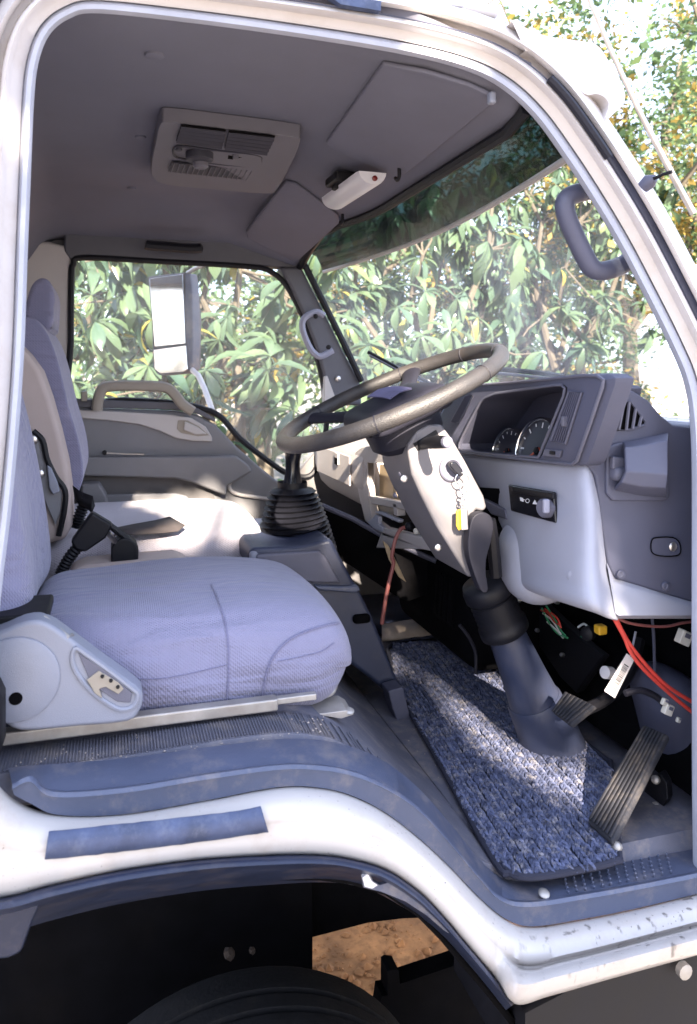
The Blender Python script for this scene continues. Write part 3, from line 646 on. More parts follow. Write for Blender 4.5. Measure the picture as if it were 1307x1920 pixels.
def strip(path, w, m, name, par=T, th=0.002):
    return MB().loft([[a for a, b in path], [b for a, b in path]]).build(name, m, par, solid=th)
strip([(P(216, 990, 1.80), P(214, 1004, 1.76)), (P(250, 983, 1.84), P(258, 1002, 1.76)), (P(290, 976, 1.88), P(305, 999, 1.77)), (P(318, 969, 1.90), P(334, 996, 1.78)), (P(330, 978, 1.9), P(347, 985, 1.80))], 0, 'strap', 'belt_webbing')
strip([(P(136, 910, 1.80), P(140, 935, 1.80)), (P(152, 922, 1.80), P(148, 945, 1.79)), (P(174, 930, 1.78), P(168, 958, 1.77)), (P(178, 948, 1.77), P(172, 962, 1.76))], 0, 'black', 'upper_webbing')

# ---------------------------------------------------------------- headliner with visors, vent unit, lamp
def hz(x, y):
    z = 0.525
    z -= 0.10 * sm((y - 2.22) / 0.34) ** 1.2
    z += 0.05 * sm((1.15 - y) / 0.06)
    z -= 0.075 * max(0.0, (x - 0.36) / 0.27) * (1 + 0.1 * sm((y - 2.2) / .35))
    z -= 0.12 * sm((-0.14 - x) / 0.14) ** 2
    return z
xs = [-0.29 + i * 0.0265 for i in range(36)]; ys = [1.092 + i * 0.0377 for i in range(40)]
xm = lambda y: 0.668 - 0.075 * sm((y - 1.85) / 0.7) - 0.03 * sm((1.16 - y) / 0.06)
hl = MB().loft([[V(-0.29 + (xm(y) + 0.29) * i / 35, y, hz(-0.29 + (xm(y) + 0.29) * i / 35, y)) for i in range(36)] for y in ys]).build('headliner', 'headliner', T, solid=0.006)
def H0(px, py, dz=0.0):         # sight line onto the headliner
    r = ray(px, py); t = 0.5
    lo, hi = 0.3, 4.0
    for _ in range(50):
        t = (lo + hi) / 2; p = r * t
        if p.z > hz(p.x, p.y) + dz: hi = t
        else: lo = t
    return r * t
def slab(corners, th, name, m, par, bev=0.006, dz=-0.004, seg=3):
    pts = [H0(x, y, dz) for x, y in corners]
    return MB().prism(pts, (0, 0, -th)).build(name, m, par, bevel=bev, seg=seg)
def poly_r(pts, k=3): return [(p.x, p.y) for p in catmull([V(x, y, 0) for x, y in pts], k, closed=True)]
# two sun visors lying in the front slope
vis1 = slab([(718, 112), (612, 262), (622, 274), (745, 326), (760, 322), (930, 182), (925, 172), (880, 152), (800, 128)], 0.008, 'sun_visor', 'visor_vinyl', T, 0.004)
vis2 = slab([(535, 336), (462, 430), (464, 442), (548, 486), (560, 484), (638, 412), (634, 400), (555, 340)], 0.008, 'sun_visor', 'visor_vinyl', T, 0.004)
for px, py in ((745, 326), (640, 411)):
    p = H0(px, py, -0.02); MB().tube(catmull([p + V(0, -0.012, 0.012), p + V(0, -0.012, -0.008), p + V(0, 0.0, -0.014), p + V(0, 0.012, -0.006)], 4), 0.0042, 7).build('visor_hook', 'black', T)
p = H0(922, 184, -0.018); MB().rbox(p, (0.006, 0.007, 0.010), 0.004).build('visor_clip', 'seat_plastic', T)
# ceiling vent unit
vbz = slab(poly_r([(300, 206), (320, 201), (430, 214), (548, 230), (562, 240), (545, 285), (520, 332), (500, 342), (400, 334), (310, 324), (286, 308), (284, 285), (292, 240)]), 0.030, 'ceiling_vent', 'vent_plastic', T, 0.018, seg=5)
def onv(px, py, dz=-0.0378): return H0(px, py, dz)
for cx0, cx1, cx2, cx3 in (((340, 233), (424, 243), (416, 275), (330, 263)), ((429, 244), (516, 254), (500, 287), (421, 276))):
    q = [onv(*v) for v in (cx0, cx1, cx2, cx3)]
    g = MB().prism(q, (0, 0, -0.002)).build('vent_grille', 'void', vbz)
    for k in range(5):
        a = (k + 0.35) / 5; l = q[0].lerp(q[3], a); r_ = q[1].lerp(q[2], a); l2 = q[0].lerp(q[3], a + .07); r2 = q[1].lerp(q[2], a + .07)
        MB().prism([l + V(0, 0, -.002), r_ + V(0, 0, -.002), r2 + V(0, 0, -.006), l2 + V(0, 0, -.006)], (0, 0, -0.002)).build('slat', 'vent_dark', g)
q = [onv(*v) for v in ((322, 303), (477, 318), (466, 336), (316, 320))]
g = MB().prism(q, (0, 0, -0.0025)).build('lower_grille', 'vent_dark', vbz)
for k in range(16):
    a = (k + .5) / 16; l = q[0].lerp(q[1], a); b = q[3].lerp(q[2], a)
    MB().tube([l + V(0, 0, -.0042), b + V(0, 0, -.0042)], 0.0013, 5).build('slat', 'vent_plastic', g)
MB().tube(catmull([onv(*v, -0.0385) for v in ((326, 280), (340, 274), (400, 281), (480, 290), (491, 300), (484, 312), (440, 310), (380, 304), (335, 296), (326, 290))], 4, closed=True), 0.0026, 6, closed=True).build('control_recess', 'vent_dark', vbz)
MB().lathe([(0.030, 0), (0.030, -0.014), (0.027, -0.017), (0.012, -0.018)], onv(374, 287), (0, 0, 1), 28).build('vent_knob', 'vent_dark', vbz)
MB().lathe([(0.017, -0.016), (0.017, -0.026), (0.012, -0.030)], onv(376, 290), (0, 0, 1), 24).build('knob_cap', 'vent_plastic', vbz)
MB().prism([onv(*v, -0.0382) for v in ((428, 291), (470, 296), (468, 303), (427, 297))], (0, 0, -0.001)).build('slider_slot', 'void', vbz)
MB().box(onv(442, 294, -0.042), (0.012, 0.010, 0.012)).build('slider', 'vent_plastic', vbz, bevel=0.002)
MB().lathe([(0.008, 0), (0.007, -0.004)], onv(335, 279), (0, 0, 1), 12).build('vent_button', 'vent_dark', vbz)
for px, py, s in ((290, 102, 0.016), (264, 256, 0.012), (247, 352, 0.012)):
    MB().lathe([(s, 0.0), (s * .95, -0.004), (s * .5, -0.006)], H0(px, py, -0.003), (0, 0, 1), 20).build('trim_button', 'headliner', hl)
# white interior lamp
pa, pb = H0(628, 372, -0.03), H0(694, 326, -0.03)
ax = (pb - pa).normalized(); Ml = frame_M(ax, (0, 0, 1))
lamp = MB()
L = (pb - pa).length + 0.035; rowsl = []
for i in range(13):
    a = -math.pi / 2 + math.pi * i / 12
    rowsl.append((0.034 * math.sin(a), -0.028 * math.cos(a)))
mid = (pa + pb) / 2
def lp(u, y, z): return mid + Ml @ V(u, y, z)
lrows = []
for u, s in ((-L / 2, .55), (-L / 2 + .006, .9), (-L / 2 + .016, 1), (0, 1), (L / 2 - .012, 1), (L / 2, .93)):
    lrows.append([lp(u, y * s, z * s) for y, z in rowsl])
lamp.loft(lrows); lamp.f.append(tuple(range(13))); o5 = 5 * 13; lamp.f.append(tuple(o5 + k for k in reversed(range(13))))
ll = lamp.build('interior_lamp', 'white_plastic', T, ang=50)
MB().lathe([(0.006, 0), (0.006, .004), (.003, .0055)], lp(L / 2 - 0.001, 0.004, -0.014), ax, 14).build('lamp_button', 'red', ll)
MB().box(mid + V(-0.012, 0, 0.014), (0.09, 0.08, 0.022), Ml).build('lamp_base', 'black', ll, bevel=0.006)
MB().box(lp(-0.01, -0.033, 0.003), (0.03, 0.018, 0.02), Ml).build('lamp_bracket', 'black', ll, bevel=0.004)

# ---------------------------------------------------------------- far side: wall, door, window, pillar
YF = 2.50
rt = [(38, 452), (90, 452), (122, 460), (143, 474), (134, 490), (131, 520), (129, 600), (130, 700), (134, 760), (136, 960), (38, 960)]
MB().prism([P(x, y, YF + .01) for x, y in rt], (0, 0.05, 0)).build('corner_trim', 'door_light', T, bevel=0.012)
# pressed frame above the window
MB().prism([P(x, y, YF + 0.055) for x, y in ((20, 380), (200, 380), (150, 480), (120, 500), (20, 500))], (0, 0.02, 0)).build('corner_panel', 'pillar_grey', T)
MB().prism([P(x, y, YF + 0.005) for x, y in ((120, 400), (572, 426), (574, 500), (560, 505), (480, 497), (300, 488), (160, 479), (143, 481), (135, 492), (120, 470))], (0, 0.06, 0)).build('window_header', 'pillar_grey', T, bevel=0.008)
wo = [(134, 748), (133, 640), (134, 520), (138, 496), (156, 483), (300, 490), (470, 500), (512, 512), (540, 540), (566, 590), (588, 650), (602, 700), (612, 750), (612, 800), (600, 860), (580, 893), (540, 888), (500, 862), (450, 822), (412, 780), (376, 765), (330, 756), (230, 750)]
fdoor = MB().prism([P(x, y, YF) for x, y in ((128, 762), (190, 766), (330, 771), (372, 778), (404, 796), (442, 836), (490, 878), (524, 905), (576, 915), (576, 1100), (128, 1100))], (0, 0.06, 0)).build('passenger_door', 'door_grey', T, bevel=0.010)
fr = MB().tube(catmull([P(x, y, YF + 0.01) for x, y in wo], 4, closed=True), 0.0095, 8, closed=True); fr.build('window_seal', 'rubber_black', fdoor)
MB().prism([P(x, y, YF + 0.03) for x, y in wo], (0, 0.004, 0)).build('window_glass', 'side_glass', fdoor, smooth=False)
MB().prism([P(x, y, YF - 0.004) for x, y in ((130, 747), (330, 755), (372, 766), (404, 784), (404, 792), (370, 776), (330, 768), (130, 764))], (0, 0.03, 0)).build('window_ledge', 'pillar_grey', fdoor, bevel=0.004)
sw = [(134, 768), (230, 772), (324, 778), (360, 784), (386, 800), (398, 820), (398, 828), (360, 827), (330, 822), (300, 808), (262, 796), (200, 788), (134, 783)]
swoosh = MB().prism([P(x, y, YF - 0.012) for x, y in sw], (0, 0.02, 0)).build('door_trim', 'door_light', fdoor, bevel=0.004, seg=3)
MB().prism([P(x, y, YF - 0.0145) for x, y in ((334, 788), (352, 788), (374, 800), (392, 816), (372, 818), (340, 812), (332, 804))], (0, 0.004, 0)).build('handle_recess', 'handle_beige', swoosh, bevel=0.001)
MB().prism([P(x, y, YF - 0.020) for x, y in ((346, 790), (370, 800), (388, 814), (366, 815), (344, 806))], (0, 0.006, 0)).build('inner_handle', 'door_light', swoosh, bevel=0.003)
MB().tube(catmull([P(x, y, YF - 0.03) for x, y in ((182, 770), (184, 750), (192, 730), (210, 724), (260, 723), (308, 726), (326, 738), (342, 758), (362, 772))], 5), 0.0165, 8, flat=0.7).build('pull_handle', 'handle_beige', fdoor)
arm = MB().prism([P(x, y, YF - 0.045) for x, y in ((128, 857), (300, 856), (444, 855), (466, 872), (474, 884), (450, 898), (426, 912), (424, 930), (360, 905), (330, 898), (128, 892))], (0, 0.05, 0)).build('armrest', 'door_grey', fdoor, bevel=0.008, seg=3)
MB().prism([P(x, y, YF - 0.006) for x, y in ((128, 893), (320, 896), (370, 906), (400, 925), (410, 960), (128, 960))], (0, 0.005, 0)).build('door_pocket', 'door_dark', fdoor)
MB().prism([P(x, y, YF - 0.05) for x, y in ((196, 928), (330, 925), (350, 930), (380, 962), (196, 970))], (0, 0.02, 0)).build('pocket_lip', 'door_grey', fdoor, bevel=0.006)
MB().prism([P(x, y, YF - 0.10) for x, y in ((152, 908), (186, 907), (200, 930), (204, 956), (180, 958), (152, 950))], (0, 0.08, 0)).build('seat_stop', 'door_grey', T, bevel=0.008)
MB().tube(catmull([P(x, y, YF - 0.012) for x, y in ((576, 950), (500, 935), (444, 926), (430, 912), (440, 896), (470, 880))], 5), 0.006, 8).build('speaker_edge', 'door_light', fdoor)
MB().tube([P(x, y, YF - 0.048) for x, y in ((196, 849), (232, 851), (270, 852))], 0.003, 6).build('lock_rod', 'metal_dull', fdoor)
MB().lathe([(.008, 0), (.006, -.008)], P(196, 849, YF - .045), (0, 1, 0), 10).build('lock_knob', 'black', fdoor)
MB().box(P(158, 743, YF - .01), (0.018, 0.02, 0.03)).build('lock_pin', 'handle_beige', fdoor, bevel=0.003)
MB().tube(catmull([P(x, y, 2.42) for x, y in ((272, 458), (282, 460), (320, 463), (360, 466), (380, 464))], 4), [0.008] + [0.015] * 15 + [.008], 8).build('roof_grab_handle', 'rubber_black', T)
# far windscreen pillar with its handle
pl = [(524, 500), (566, 500), (586, 540), (612, 590), (646, 660), (676, 716), (680, 760), (640, 760), (612, 752), (606, 700), (592, 650), (572, 596), (546, 540)]
pil = MB().prism([P(x, y, YF - 0.01) for x, y in pl], (0, 0.07, 0)).build('far_pillar', 'pillar_grey', T, bevel=0.012, seg=3)
MB().tube(catmull([P(x, y, YF - 0.02) for x, y in ((570, 494), (592, 538), (618, 590), (650, 655), (678, 715))], 5), 0.011, 8).build('pillar_seal', 'rubber_black', pil)
hn = MB().tube(catmull([P(x, y, YF - 0.05) for x, y in ((608, 592), (594, 585), (576, 592), (567, 604), (569, 624), (580, 650), (590, 663), (602, 668), (624, 657))], 5), 0.0105, 8).build('pillar_handle', 'handle_grey', T)
for px, py in ((592, 593), (616, 651)): screw(px, py, YF - 0.063, 0.008, hn, (-.3, -1, 0), 'black')
MB().prism([P(x, y, YF - 0.015) for x, y in ((608, 706), (614, 704), (628, 742), (626, 756), (608, 756))], (0, 0.03, 0)).build('pillar_cap', 'door_light', T, bevel=0.003)
screw(634, 710, YF - 0.015, 0.010, pil, (0, -1, 0), 'metal')
# near pillar handle
MB().tube(catmull([P(x, y, 1.14) for x, y in ((1134, 346), (1108, 356), (1078, 364), (1062, 374), (1059, 390), (1066, 416), (1082, 452), (1100, 488), (1112, 504), (1130, 508), (1160, 500), (1196, 480))], 6), 0.0165, 12).build('grab_handle', 'handle_dark', T)

# ---------------------------------------------------------------- windscreen, visor outside, wipers, aerial
wr_ = []
for i in range(9):
    t = i / 8; row = []
    for j in range(17):
        y = 1.135 + (2.56 - 1.135) * j / 16; top = V(xm(y) + 0.012, y, hz(xm(y), y) - 0.004); bot = V(0.905 + 0.05 * math.sin(math.pi * j / 16) - 0.05 * j / 16, 1.075 + (2.58 - 1.075) * j / 16, -0.075)
        row.append(top.lerp(bot, t) + V(0.02 * math.sin(math.pi * t), 0, 0.02 * math.sin(math.pi * t)))
    wr_.append(row)
MB().loft(wr_).build('windscreen', 'windscreen_glass', T)
MB().tube([wr_[0][j] + V(-.012, 0, -0.004) for j in range(17)], 0.012, 8).build('windscreen_seal', 'rubber_black', T)
vs0 = [V(0.69 + 0.03 * math.sin(math.pi * j / 20) - 0.06 * j / 20, 1.10 + 1.57 * j / 20, 0.505 - 0.05 * j / 20) for j in range(21)]
vs1 = [V(0.728 + 0.075 * math.sin(math.pi * j / 20), 1.115 + 1.57 * j / 20, 0.365 + 0.01 * j / 20) for j in range(21)]
vsm = [(a + b) / 2 + V(0.02, 0, 0.012) for a, b in zip(vs0, vs1)]
vsn = MB().loft([vs0, vsm, vs1]).build('visor_screen', 'visor_acrylic', T)
MB().tube(vs1, 0.0065, 8).build('visor_lip', 'dash_beige', vsn)
# white end of the outside visor
ve = [(960, 40), (1020, 66), (1075, 75), (1118, 84), (1140, 112), (1163, 150), (1172, 176), (1168, 196), (1150, 214), (1142, 222)]
vee = catmull([P(x, y, 1.08) for x, y in ve], 5)
rowsv = []
for dy, sh in ((0.0, 0.985), (0.006, 1.0), (0.08, 1.0), (0.16, 1.0)):
    rowsv.append([p * 1.0 + V(0, dy, 0) for p in vee])
inn = catmull([P(x, y, 1.085) for x, y in ((985, 95), (1020, 105), (1060, 140), (1095, 175), (1118, 176), (1132, 181), (1141, 192), (1140, 205), (1136, 216), (1134, 226))], 5)
MB().loft([rowsv[3], rowsv[2], rowsv[1], rowsv[0], [a * .8 + b * .2 for a, b in zip(rowsv[0], inn)], inn, [p + V(0, 0.12, 0) for p in inn]]).build('visor_end', 'paint', T, ang=50)
MB().prism([p + V(0, 0.035, 0) for p in inn], (0, 0.01, 0)).build('visor_hollow', 'black', T)
MB().tube([P(1088, -40, 0.97), P(1150, 105, 0.975), P(1200, 212, 0.98), P(1252, 312, 0.985), P(1300, 400, 0.99)], [0.0032, .0036, .0042, .0048, .005], 8).build('aerial', 'metal', T)
ab = MB().tube([P(1205, 352, 1.03), P(1218, 340, 1.02), P(1228, 334, 1.01)], [0.010, 0.012, 0.006], 10).build('aerial_bracket', 'handle_dark', T)
MB().tube([P(1226, 335, 1.01), P(1246, 326, 0.99), P(1260, 322, 0.98)], 0.0028, 6).build('aerial_clip', 'black', ab)
def wiper(pts, name='wiper'):
    a = [P(x, y, yy) for x, y, yy in pts]
    w = MB().tube(a, 0.006, 6).build(name, 'black', T)
    MB().tube([p + V(0, -.02, -.012) for p in a], 0.0035, 6).build('blade', 'pillar_grey', w)
    MB().tube([p + V(0, -.01, -.006) + V(0, 0, -.004) for p in a[:2]], 0.0025, 6).build('wiper_arm', 'metal_dull', w)
wiper([(690, 660, 2.35), (735, 684, 2.30), (800, 716, 2.2), (850, 745, 2.1)])
wiper([(910, 690, 1.75), (960, 694, 1.72), (1010, 699, 1.68), (1060, 706, 1.60)])
# outside mirror beyond the passenger window
mr = MB().prism([P(x, y, 2.86) for x, y in ((346, 514), (356, 512), (360, 540), (362, 640), (360, 684), (352, 698), (348, 640), (346, 560))], (0.03, 0.03, 0)).build('outside_mirror', 'trim_blue', T, bevel=0.006)
MB().prism([P(x, y, 2.868) for x, y in ((276, 518), (348, 510), (356, 600), (354, 690), (346, 700), (296, 704), (286, 690), (284, 600))], (0.05, 0.05, 0)).build('mirror_shell', 'pillar_grey', mr, bevel=0.006)
MB().prism([P(x, y, 2.860) + V(0, 0, 0) for x, y in ((280, 522), (342, 514), (347, 644), (290, 650))], (0.004, 0.004, 0)).build('mirror_glass', 'mirror', mr, bevel=0.0015)
MB().prism([P(x, y, 2.858) for x, y in ((288, 656), (348, 648), (351, 692), (344, 697), (300, 700), (290, 692))], (0.004, 0.004, 0)).build('mirror_glass', 'mirror', mr, bevel=0.0015)
MB().tube([P(352, 512, 2.88), P(366, 503, 2.84), P(384, 497, 2.74)], 0.008, 8).build('mirror_arm', 'metal_dull', mr)
MB().tube([P(356, 690, 2.88), P(372, 704, 2.84), P(384, 730, 2.76), P(398, 770, 2.66)], 0.010, 8).build('mirror_arm', 'white_plastic', mr)

# ---------------------------------------------------------------- gear console, boot, lever
con = [(466, 1034), (478, 1027), (560, 1024), (622, 1010), (640, 1046), (668, 1098), (676, 1110), (700, 1160), (728, 1230), (752, 1290), (738, 1300), (720, 1296), (690, 1270), (640, 1232), (600, 1180), (540, 1112), (480, 1085), (466, 1060)]
cons = MB().prism([P(x, y, 1.66) for x, y in con], (0.0, 0.36, 0)).build('gear_console', 'console_blue', T, bevel=0.012, seg=3)
MB().prism([P(x, y, 1.648) for x, y in ((588, 1098), (650, 1100), (672, 1098), (678, 1108), (664, 1113), (598, 1108))], (0, 0.30, 0)).build('console_ledge', 'trim_blue', cons, bevel=0.005, seg=3)
MB().prism([P(x, y, 1.652) for x, y in ((480, 1040), (600, 1032), (610, 1042), (640, 1094), (590, 1094), (500, 1078), (480, 1066))], (0, 0.02, 0)).build('console_panel', 'dash_mid', cons, bevel=0.006)
MB().rbox(P(678, 1160, 1.655), (0.020, 0.010, 0.010), 0.008).build('console_notch', 'void', cons)
MB().prism([P(x, y, 1.60) for x, y in ((728, 1296), (756, 1288), (766, 1330), (790, 1400), (812, 1450), (800, 1452), (760, 1390), (736, 1330))], (0, 0.05, 0)).build('console_skirt', 'dash_dark', cons, bevel=0.004)
MB().rbox(P(474, 1044, 1.675), (0.010, 0.02, 0.016), 0.009).build('console_corner', 'seat_plastic', cons)
# bellows boot: rings from base to neck, leaning back
bt = []; nb = 15
b0, b1 = P(554, 1040, 1.84), P(548, 903, 1.84)
rr_ = []
for i in range(nb * 4 + 1):
    t = i / (nb * 4); base = 0.062 * (1 - t) ** 0.58 + 0.034
    if t > 0.90: base = 0.036
    rp = base + (0.0045 * math.cos(2 * math.pi * (i / 4)) if t < 0.9 else 0)
    cc = b0.lerp(b1, t); tiltz = 0.10 * (1 - t)
    rr_.append([cc + V(rp * math.cos(a), rp * math.sin(a) * 1.05, rp * math.cos(a) * tiltz * 2.0) for a in [2 * math.pi * k / 36 for k in range(36)]])
MB().loft(rr_, wrap=True).build('lever_boot', 'rubber_black', T, ang=80)
MB().tube([P(x, y, 1.84) for x, y in ((548, 915), (549, 900), (549, 880), (549, 864), (550, 850), (548, 838), (546, 820))], [0.030, 0.022, 0.018, 0.018, 0.021, 0.026, 0.022], 14).build('gear_lever', 'black_gloss', T)

# ---------------------------------------------------------------- dashboard
# passenger side and centre
dpr = [(0.70, -0.175), (0.665, -0.195), (0.645, -0.235), (0.645, -0.29), (0.665, -0.345), (0.70, -0.38), (0.90, -0.40), (1.12, -0.40), (1.14, -0.10), (0.94, -0.095), (0.80, -0.13)]
dash = MB().prism([V(x, 1.985, z) for x, z in dpr], (0, 0.515, 0)).build('dashboard', 'dash_beige', T, bevel=0.014, seg=3)
gl = [(0.6415, 2.08, -0.225), (0.6415, 2.42, -0.225), (0.6415, 2.42, -0.295), (0.6415, 2.08, -0.295)]
MB().box((0.641, 2.26, -0.268), (0.006, 0.36, 0.085)).build('glovebox_lid', 'dash_beige', dash, bevel=0.012, seg=3)
MB().box((0.637, 2.20, -0.245), (0.006, 0.035, 0.035)).build('glovebox_latch', 'dash_beige', dash, bevel=0.002)
MB().box((0.6345, 2.20, -0.252), (0.003, 0.030, 0.020)).build('latch_slot', 'void', dash)
MB().prism([P(x, y, 2.515) for x, y in ((560, 885), (590, 850), (700, 800), (760, 860), (760, 1260), (560, 1260))], (0, 0.03, 0)).build('cowl_side', 'door_dark', T)
# dash top across the whole width
tpz = [(0.79, -0.145), (0.86, -0.105), (0.95, -0.095), (1.12, -0.10)]
MB().loft([[V(x, y, z) for x, z in tpz] for y in (1.66, 2.0, 2.52)]).build('dash_top', 'dash_dark', dash, solid=0.012)
MB().loft([[V(x, y, z) for x, z in ((0.905, -0.10), (0.97, -0.095), (1.12, -0.10))] for y in (1.12, 1.4, 1.66)]).build('dash_top', 'dash_dark', dash, solid=0.012)
# centre stack: open frame with empty radio slots
q0 = lambda px, py: PX(px, py, 0.665)
def bar(pts, r, m='dash_light', name='stack_frame', par=dash, flat=1.0): return MB().tube(catmull([q0(*p) for p in pts], 4), r, 8, flat=flat).build(name, m, par)
stk_o = [(672, 842), (700, 836), (760, 842), (800, 870), (900, 1040), (860, 1042), (790, 1026), (716, 994), (688, 975), (678, 930), (674, 880)]
MB().prism([q0(x, y) + V(0.06, 0, 0) * 1.2 for x, y in stk_o], (0.06, 0.0, 0)).build('stack_cavity', 'void', dash)
bez = MB(); q1 = lambda px, py: PX(px, py, 0.652)
for pl_ in ([(666, 848), (688, 868), (690, 932), (697, 972), (720, 990), (716, 1000), (700, 992), (684, 976), (673, 930), (666, 880)], [(666, 848), (678, 838), (705, 834), (770, 846), (790, 868), (688, 868)], [(690, 930), (800, 950), (806, 965), (696, 945)], [(720, 989), (832, 1018), (852, 1042), (790, 1030), (716, 1000)], [(736, 942), (743, 944), (745, 968), (738, 966)], [(796, 950), (806, 955), (826, 1018), (812, 1016)]):
    bez.prism([q1(x, y) for x, y in pl_], (0.022, 0, 0))
bez.build('stack_bezel', 'dash_beige', dash, bevel=0.003, seg=3)
MB().prism([q1(x, y) + V(-.004, 0, 0) for x, y in ((704, 960), (712, 958), (752, 974), (750, 980))], (0.012, 0, 0)).build('slot_lip', 'dash_light', dash, bevel=0.002)
MB().prism([q1(x, y) + V(-.004, 0, 0) for x, y in ((690, 978), (700, 972), (706, 964), (712, 968), (712, 982), (722, 990), (718, 998), (700, 990))], (0.012, 0, 0)).build('slot_clip', 'dash_light', dash, bevel=0.003)
MB().prism([q0(x, y) + V(0.03, 0, 0) for x, y in ((690, 872), (716, 872), (717, 940), (690, 934))], (0.02, 0, 0)).build('radio_plate', 'cardboard', dash)
MB().prism([q0(x, y) + V(0.045, 0, 0) for x, y in ((722, 880), (734, 884), (736, 940), (722, 940))], (0.02, 0, 0)).build('radio_rail', 'dash_mid', dash)
for k in range(6): MB().box(q0(678 + k * .6, 878 + k * 9) + V(-0.002, 0, 0), (0.006, 0.008, 0.006)).build('rack_tooth', 'black', dash)
MB().lathe([(0.010, 0), (0.009, -.02), (.003, -.024)], q0(776, 985), (1, 0.4, 0), 12).build('stack_plug', 'black', dash)
MB().lathe([(0.008, 0), (0.007, -.012), (.003, -.014)], q0(786, 995), (1, 0.4, 0), 12).build('stack_socket', 'clear_white', dash)
MB().lathe([(0.004, 0), (0.003, -.012)], q0(742, 972), (1, 0.4, 0), 8).build('stack_tab', 'clear_white', dash)
# driver's side: light grey lower panel
def DX(px, py, X): return PX(px, py, X)
rowsd = [
 [(846, 846, .765), (955, 862, .752), (1045, 868, .750), (1090, 871, .756), (1108, 880, .775), (1117, 893, .80)],
 [(880, 905, .762), (965, 915, .748), (1050, 926, .742), (1098, 934, .748), (1118, 944, .775), (1125, 952, .803)],
 [(915, 952, .758), (975, 962, .742), (1055, 980, .735), (1102, 992, .742), (1122, 1000, .772), (1131, 1008, .806)],
 [(938, 1010, .752), (985, 1024, .732), (1060, 1040, .725), (1104, 1052, .734), (1124, 1060, .768), (1138, 1066, .808)],
 [(952, 1062, .752), (995, 1074, .727), (1064, 1088, .718), (1106, 1098, .728), (1130, 1106, .765), (1147, 1112, .812)],
 [(962, 1088, .76), (1000, 1106, .728), (1064, 1126, .716), (1112, 1140, .727), (1136, 1150, .765), (1154, 1156, .815)],
 [(975, 1092, .80), (1010, 1110, .78), (1070, 1130, .77), (1118, 1146, .78), (1140, 1155, .80), (1160, 1160, .83)]]
sm_rows = []
for rw_ in rowsd: sm_rows.append(catmull([PX(x, y, X) for x, y, X in rw_], 5))
colsn = list(zip(*sm_rows)); fin = [catmull(list(cn), 4) for cn in colsn]
lowp = MB().loft(fin).build('driver_panel', 'dash_light', dash, solid=0.006, ang=70)
# end piece of the light panel running under the dark side plate
MB().loft([[P(1140, 1040, 1.135), P(1152, 1070, 1.135), P(1220, 1094, 1.135), P(1330, 1126, 1.135)], [P(1138, 1060, 1.1175), P(1150, 1089, 1.1175), P(1220, 1108, 1.1175), P(1330, 1141, 1.1175)], [P(1140, 1068, 1.108), P(1151, 1096, 1.108), P(1220, 1115, 1.108), P(1330, 1146, 1.108)], [P(1154, 1150, 1.106), P(1160, 1154, 1.106), P(1222, 1154, 1.106), P(1330, 1154, 1.106)], [P(1154, 1158, 1.13), P(1160, 1160, 1.13), P(1222, 1160, 1.13), P(1330, 1160, 1.13)]]).build('panel_return', 'dash_light', dash, ang=60)
MB().rbox(PX(1002, 1050, .785), (0.066, 0.066, 0.080), 0.060, deform=lambda p, u: p + V(0.0, 0.012 * u.z, 0.0)).build('knee_pod', 'dash_light', dash)
MB().prism([PX(x, y, .7275) for x, y in ((1034, 1004), (1046, 1010), (1084, 1080), (1072, 1098), (1060, 1072))], (0.02, 0, 0)).build('panel_groove', 'dash_light', dash, bevel=0.003)
MB().lathe([(0.010, .004), (0.010, -0.004), (.006, -.006)], PX(1074, 1082, .722), (1, .3, 0), 16).build('panel_button', 'dash_light', dash)
MB().prism([PX(x, y, .748) for x, y in ((897, 914), (936, 916), (946, 958), (946, 996), (920, 990))], (0.02, 0, 0)).build('column_gap', 'void', dash)
MB().prism([PX(x, y, .74) for x, y in ((905, 935), (945, 955), (950, 975), (912, 962))], (0.015, 0, 0)).build('gap_bracket', 'dash_mid', dash, bevel=0.003)
# light switch plate with three printed signs and a knob
def sw_pt(px, py, d=0.0): return PX(px, py, .737 - d)
swp = MB().prism([sw_pt(x, y) for x, y in ((959, 908), (1044, 922), (1049, 981), (964, 958))], (-0.008, 0, 0)).build('switch_plate', 'black_gloss', dash, bevel=0.003)
MB().prism([sw_pt(x, y, .009) for x, y in ((964, 912), (1040, 925), (1041, 936), (965, 922))], (-0.005, 0, 0)).build('plate_ridge', 'black', swp, bevel=0.002)
def mark(polys, m, par, name, d):
    mb = MB()
    for pl_ in polys: mb.prism([sw_pt(x, y, d) for x, y in pl_], (-0.0006, 0, 0))
    return mb.build(name, m, par, smooth=False)
mark([[(975, 932), (981, 934), (982, 941), (976, 939)], [(982, 936), (984, 936.5), (984, 938), (982, 937.5)]], 'gauge_mark', swp, 'switch_sign', .0085)
rg = [(989 + 3.6 * math.cos(a), 939 + 3.6 * math.sin(a)) for a in [2 * math.pi * k / 14 for k in range(14)]]
MB().tube([sw_pt(x, y, .0088) for x, y in rg], 0.0006, 4, closed=True).build('switch_sign', 'gauge_mark', swp)
mark([[(1003, 937), (1008, 946), (999, 945)]], 'gauge_mark', swp, 'switch_sign', .0085)
kb = MB().lathe([(0.0175, 0.0), (0.0165, -0.012), (0.013, -0.016), (0.004, -0.0165)], sw_pt(1028, 952, .009), (1, 0.25, 0), 26).build('light_knob', 'dash_mid', swp)
MB().box(sw_pt(1024, 949, .026), (0.012, 0.008, 0.024)).build('knob_grip', 'handle_grey', kb, bevel=0.003)

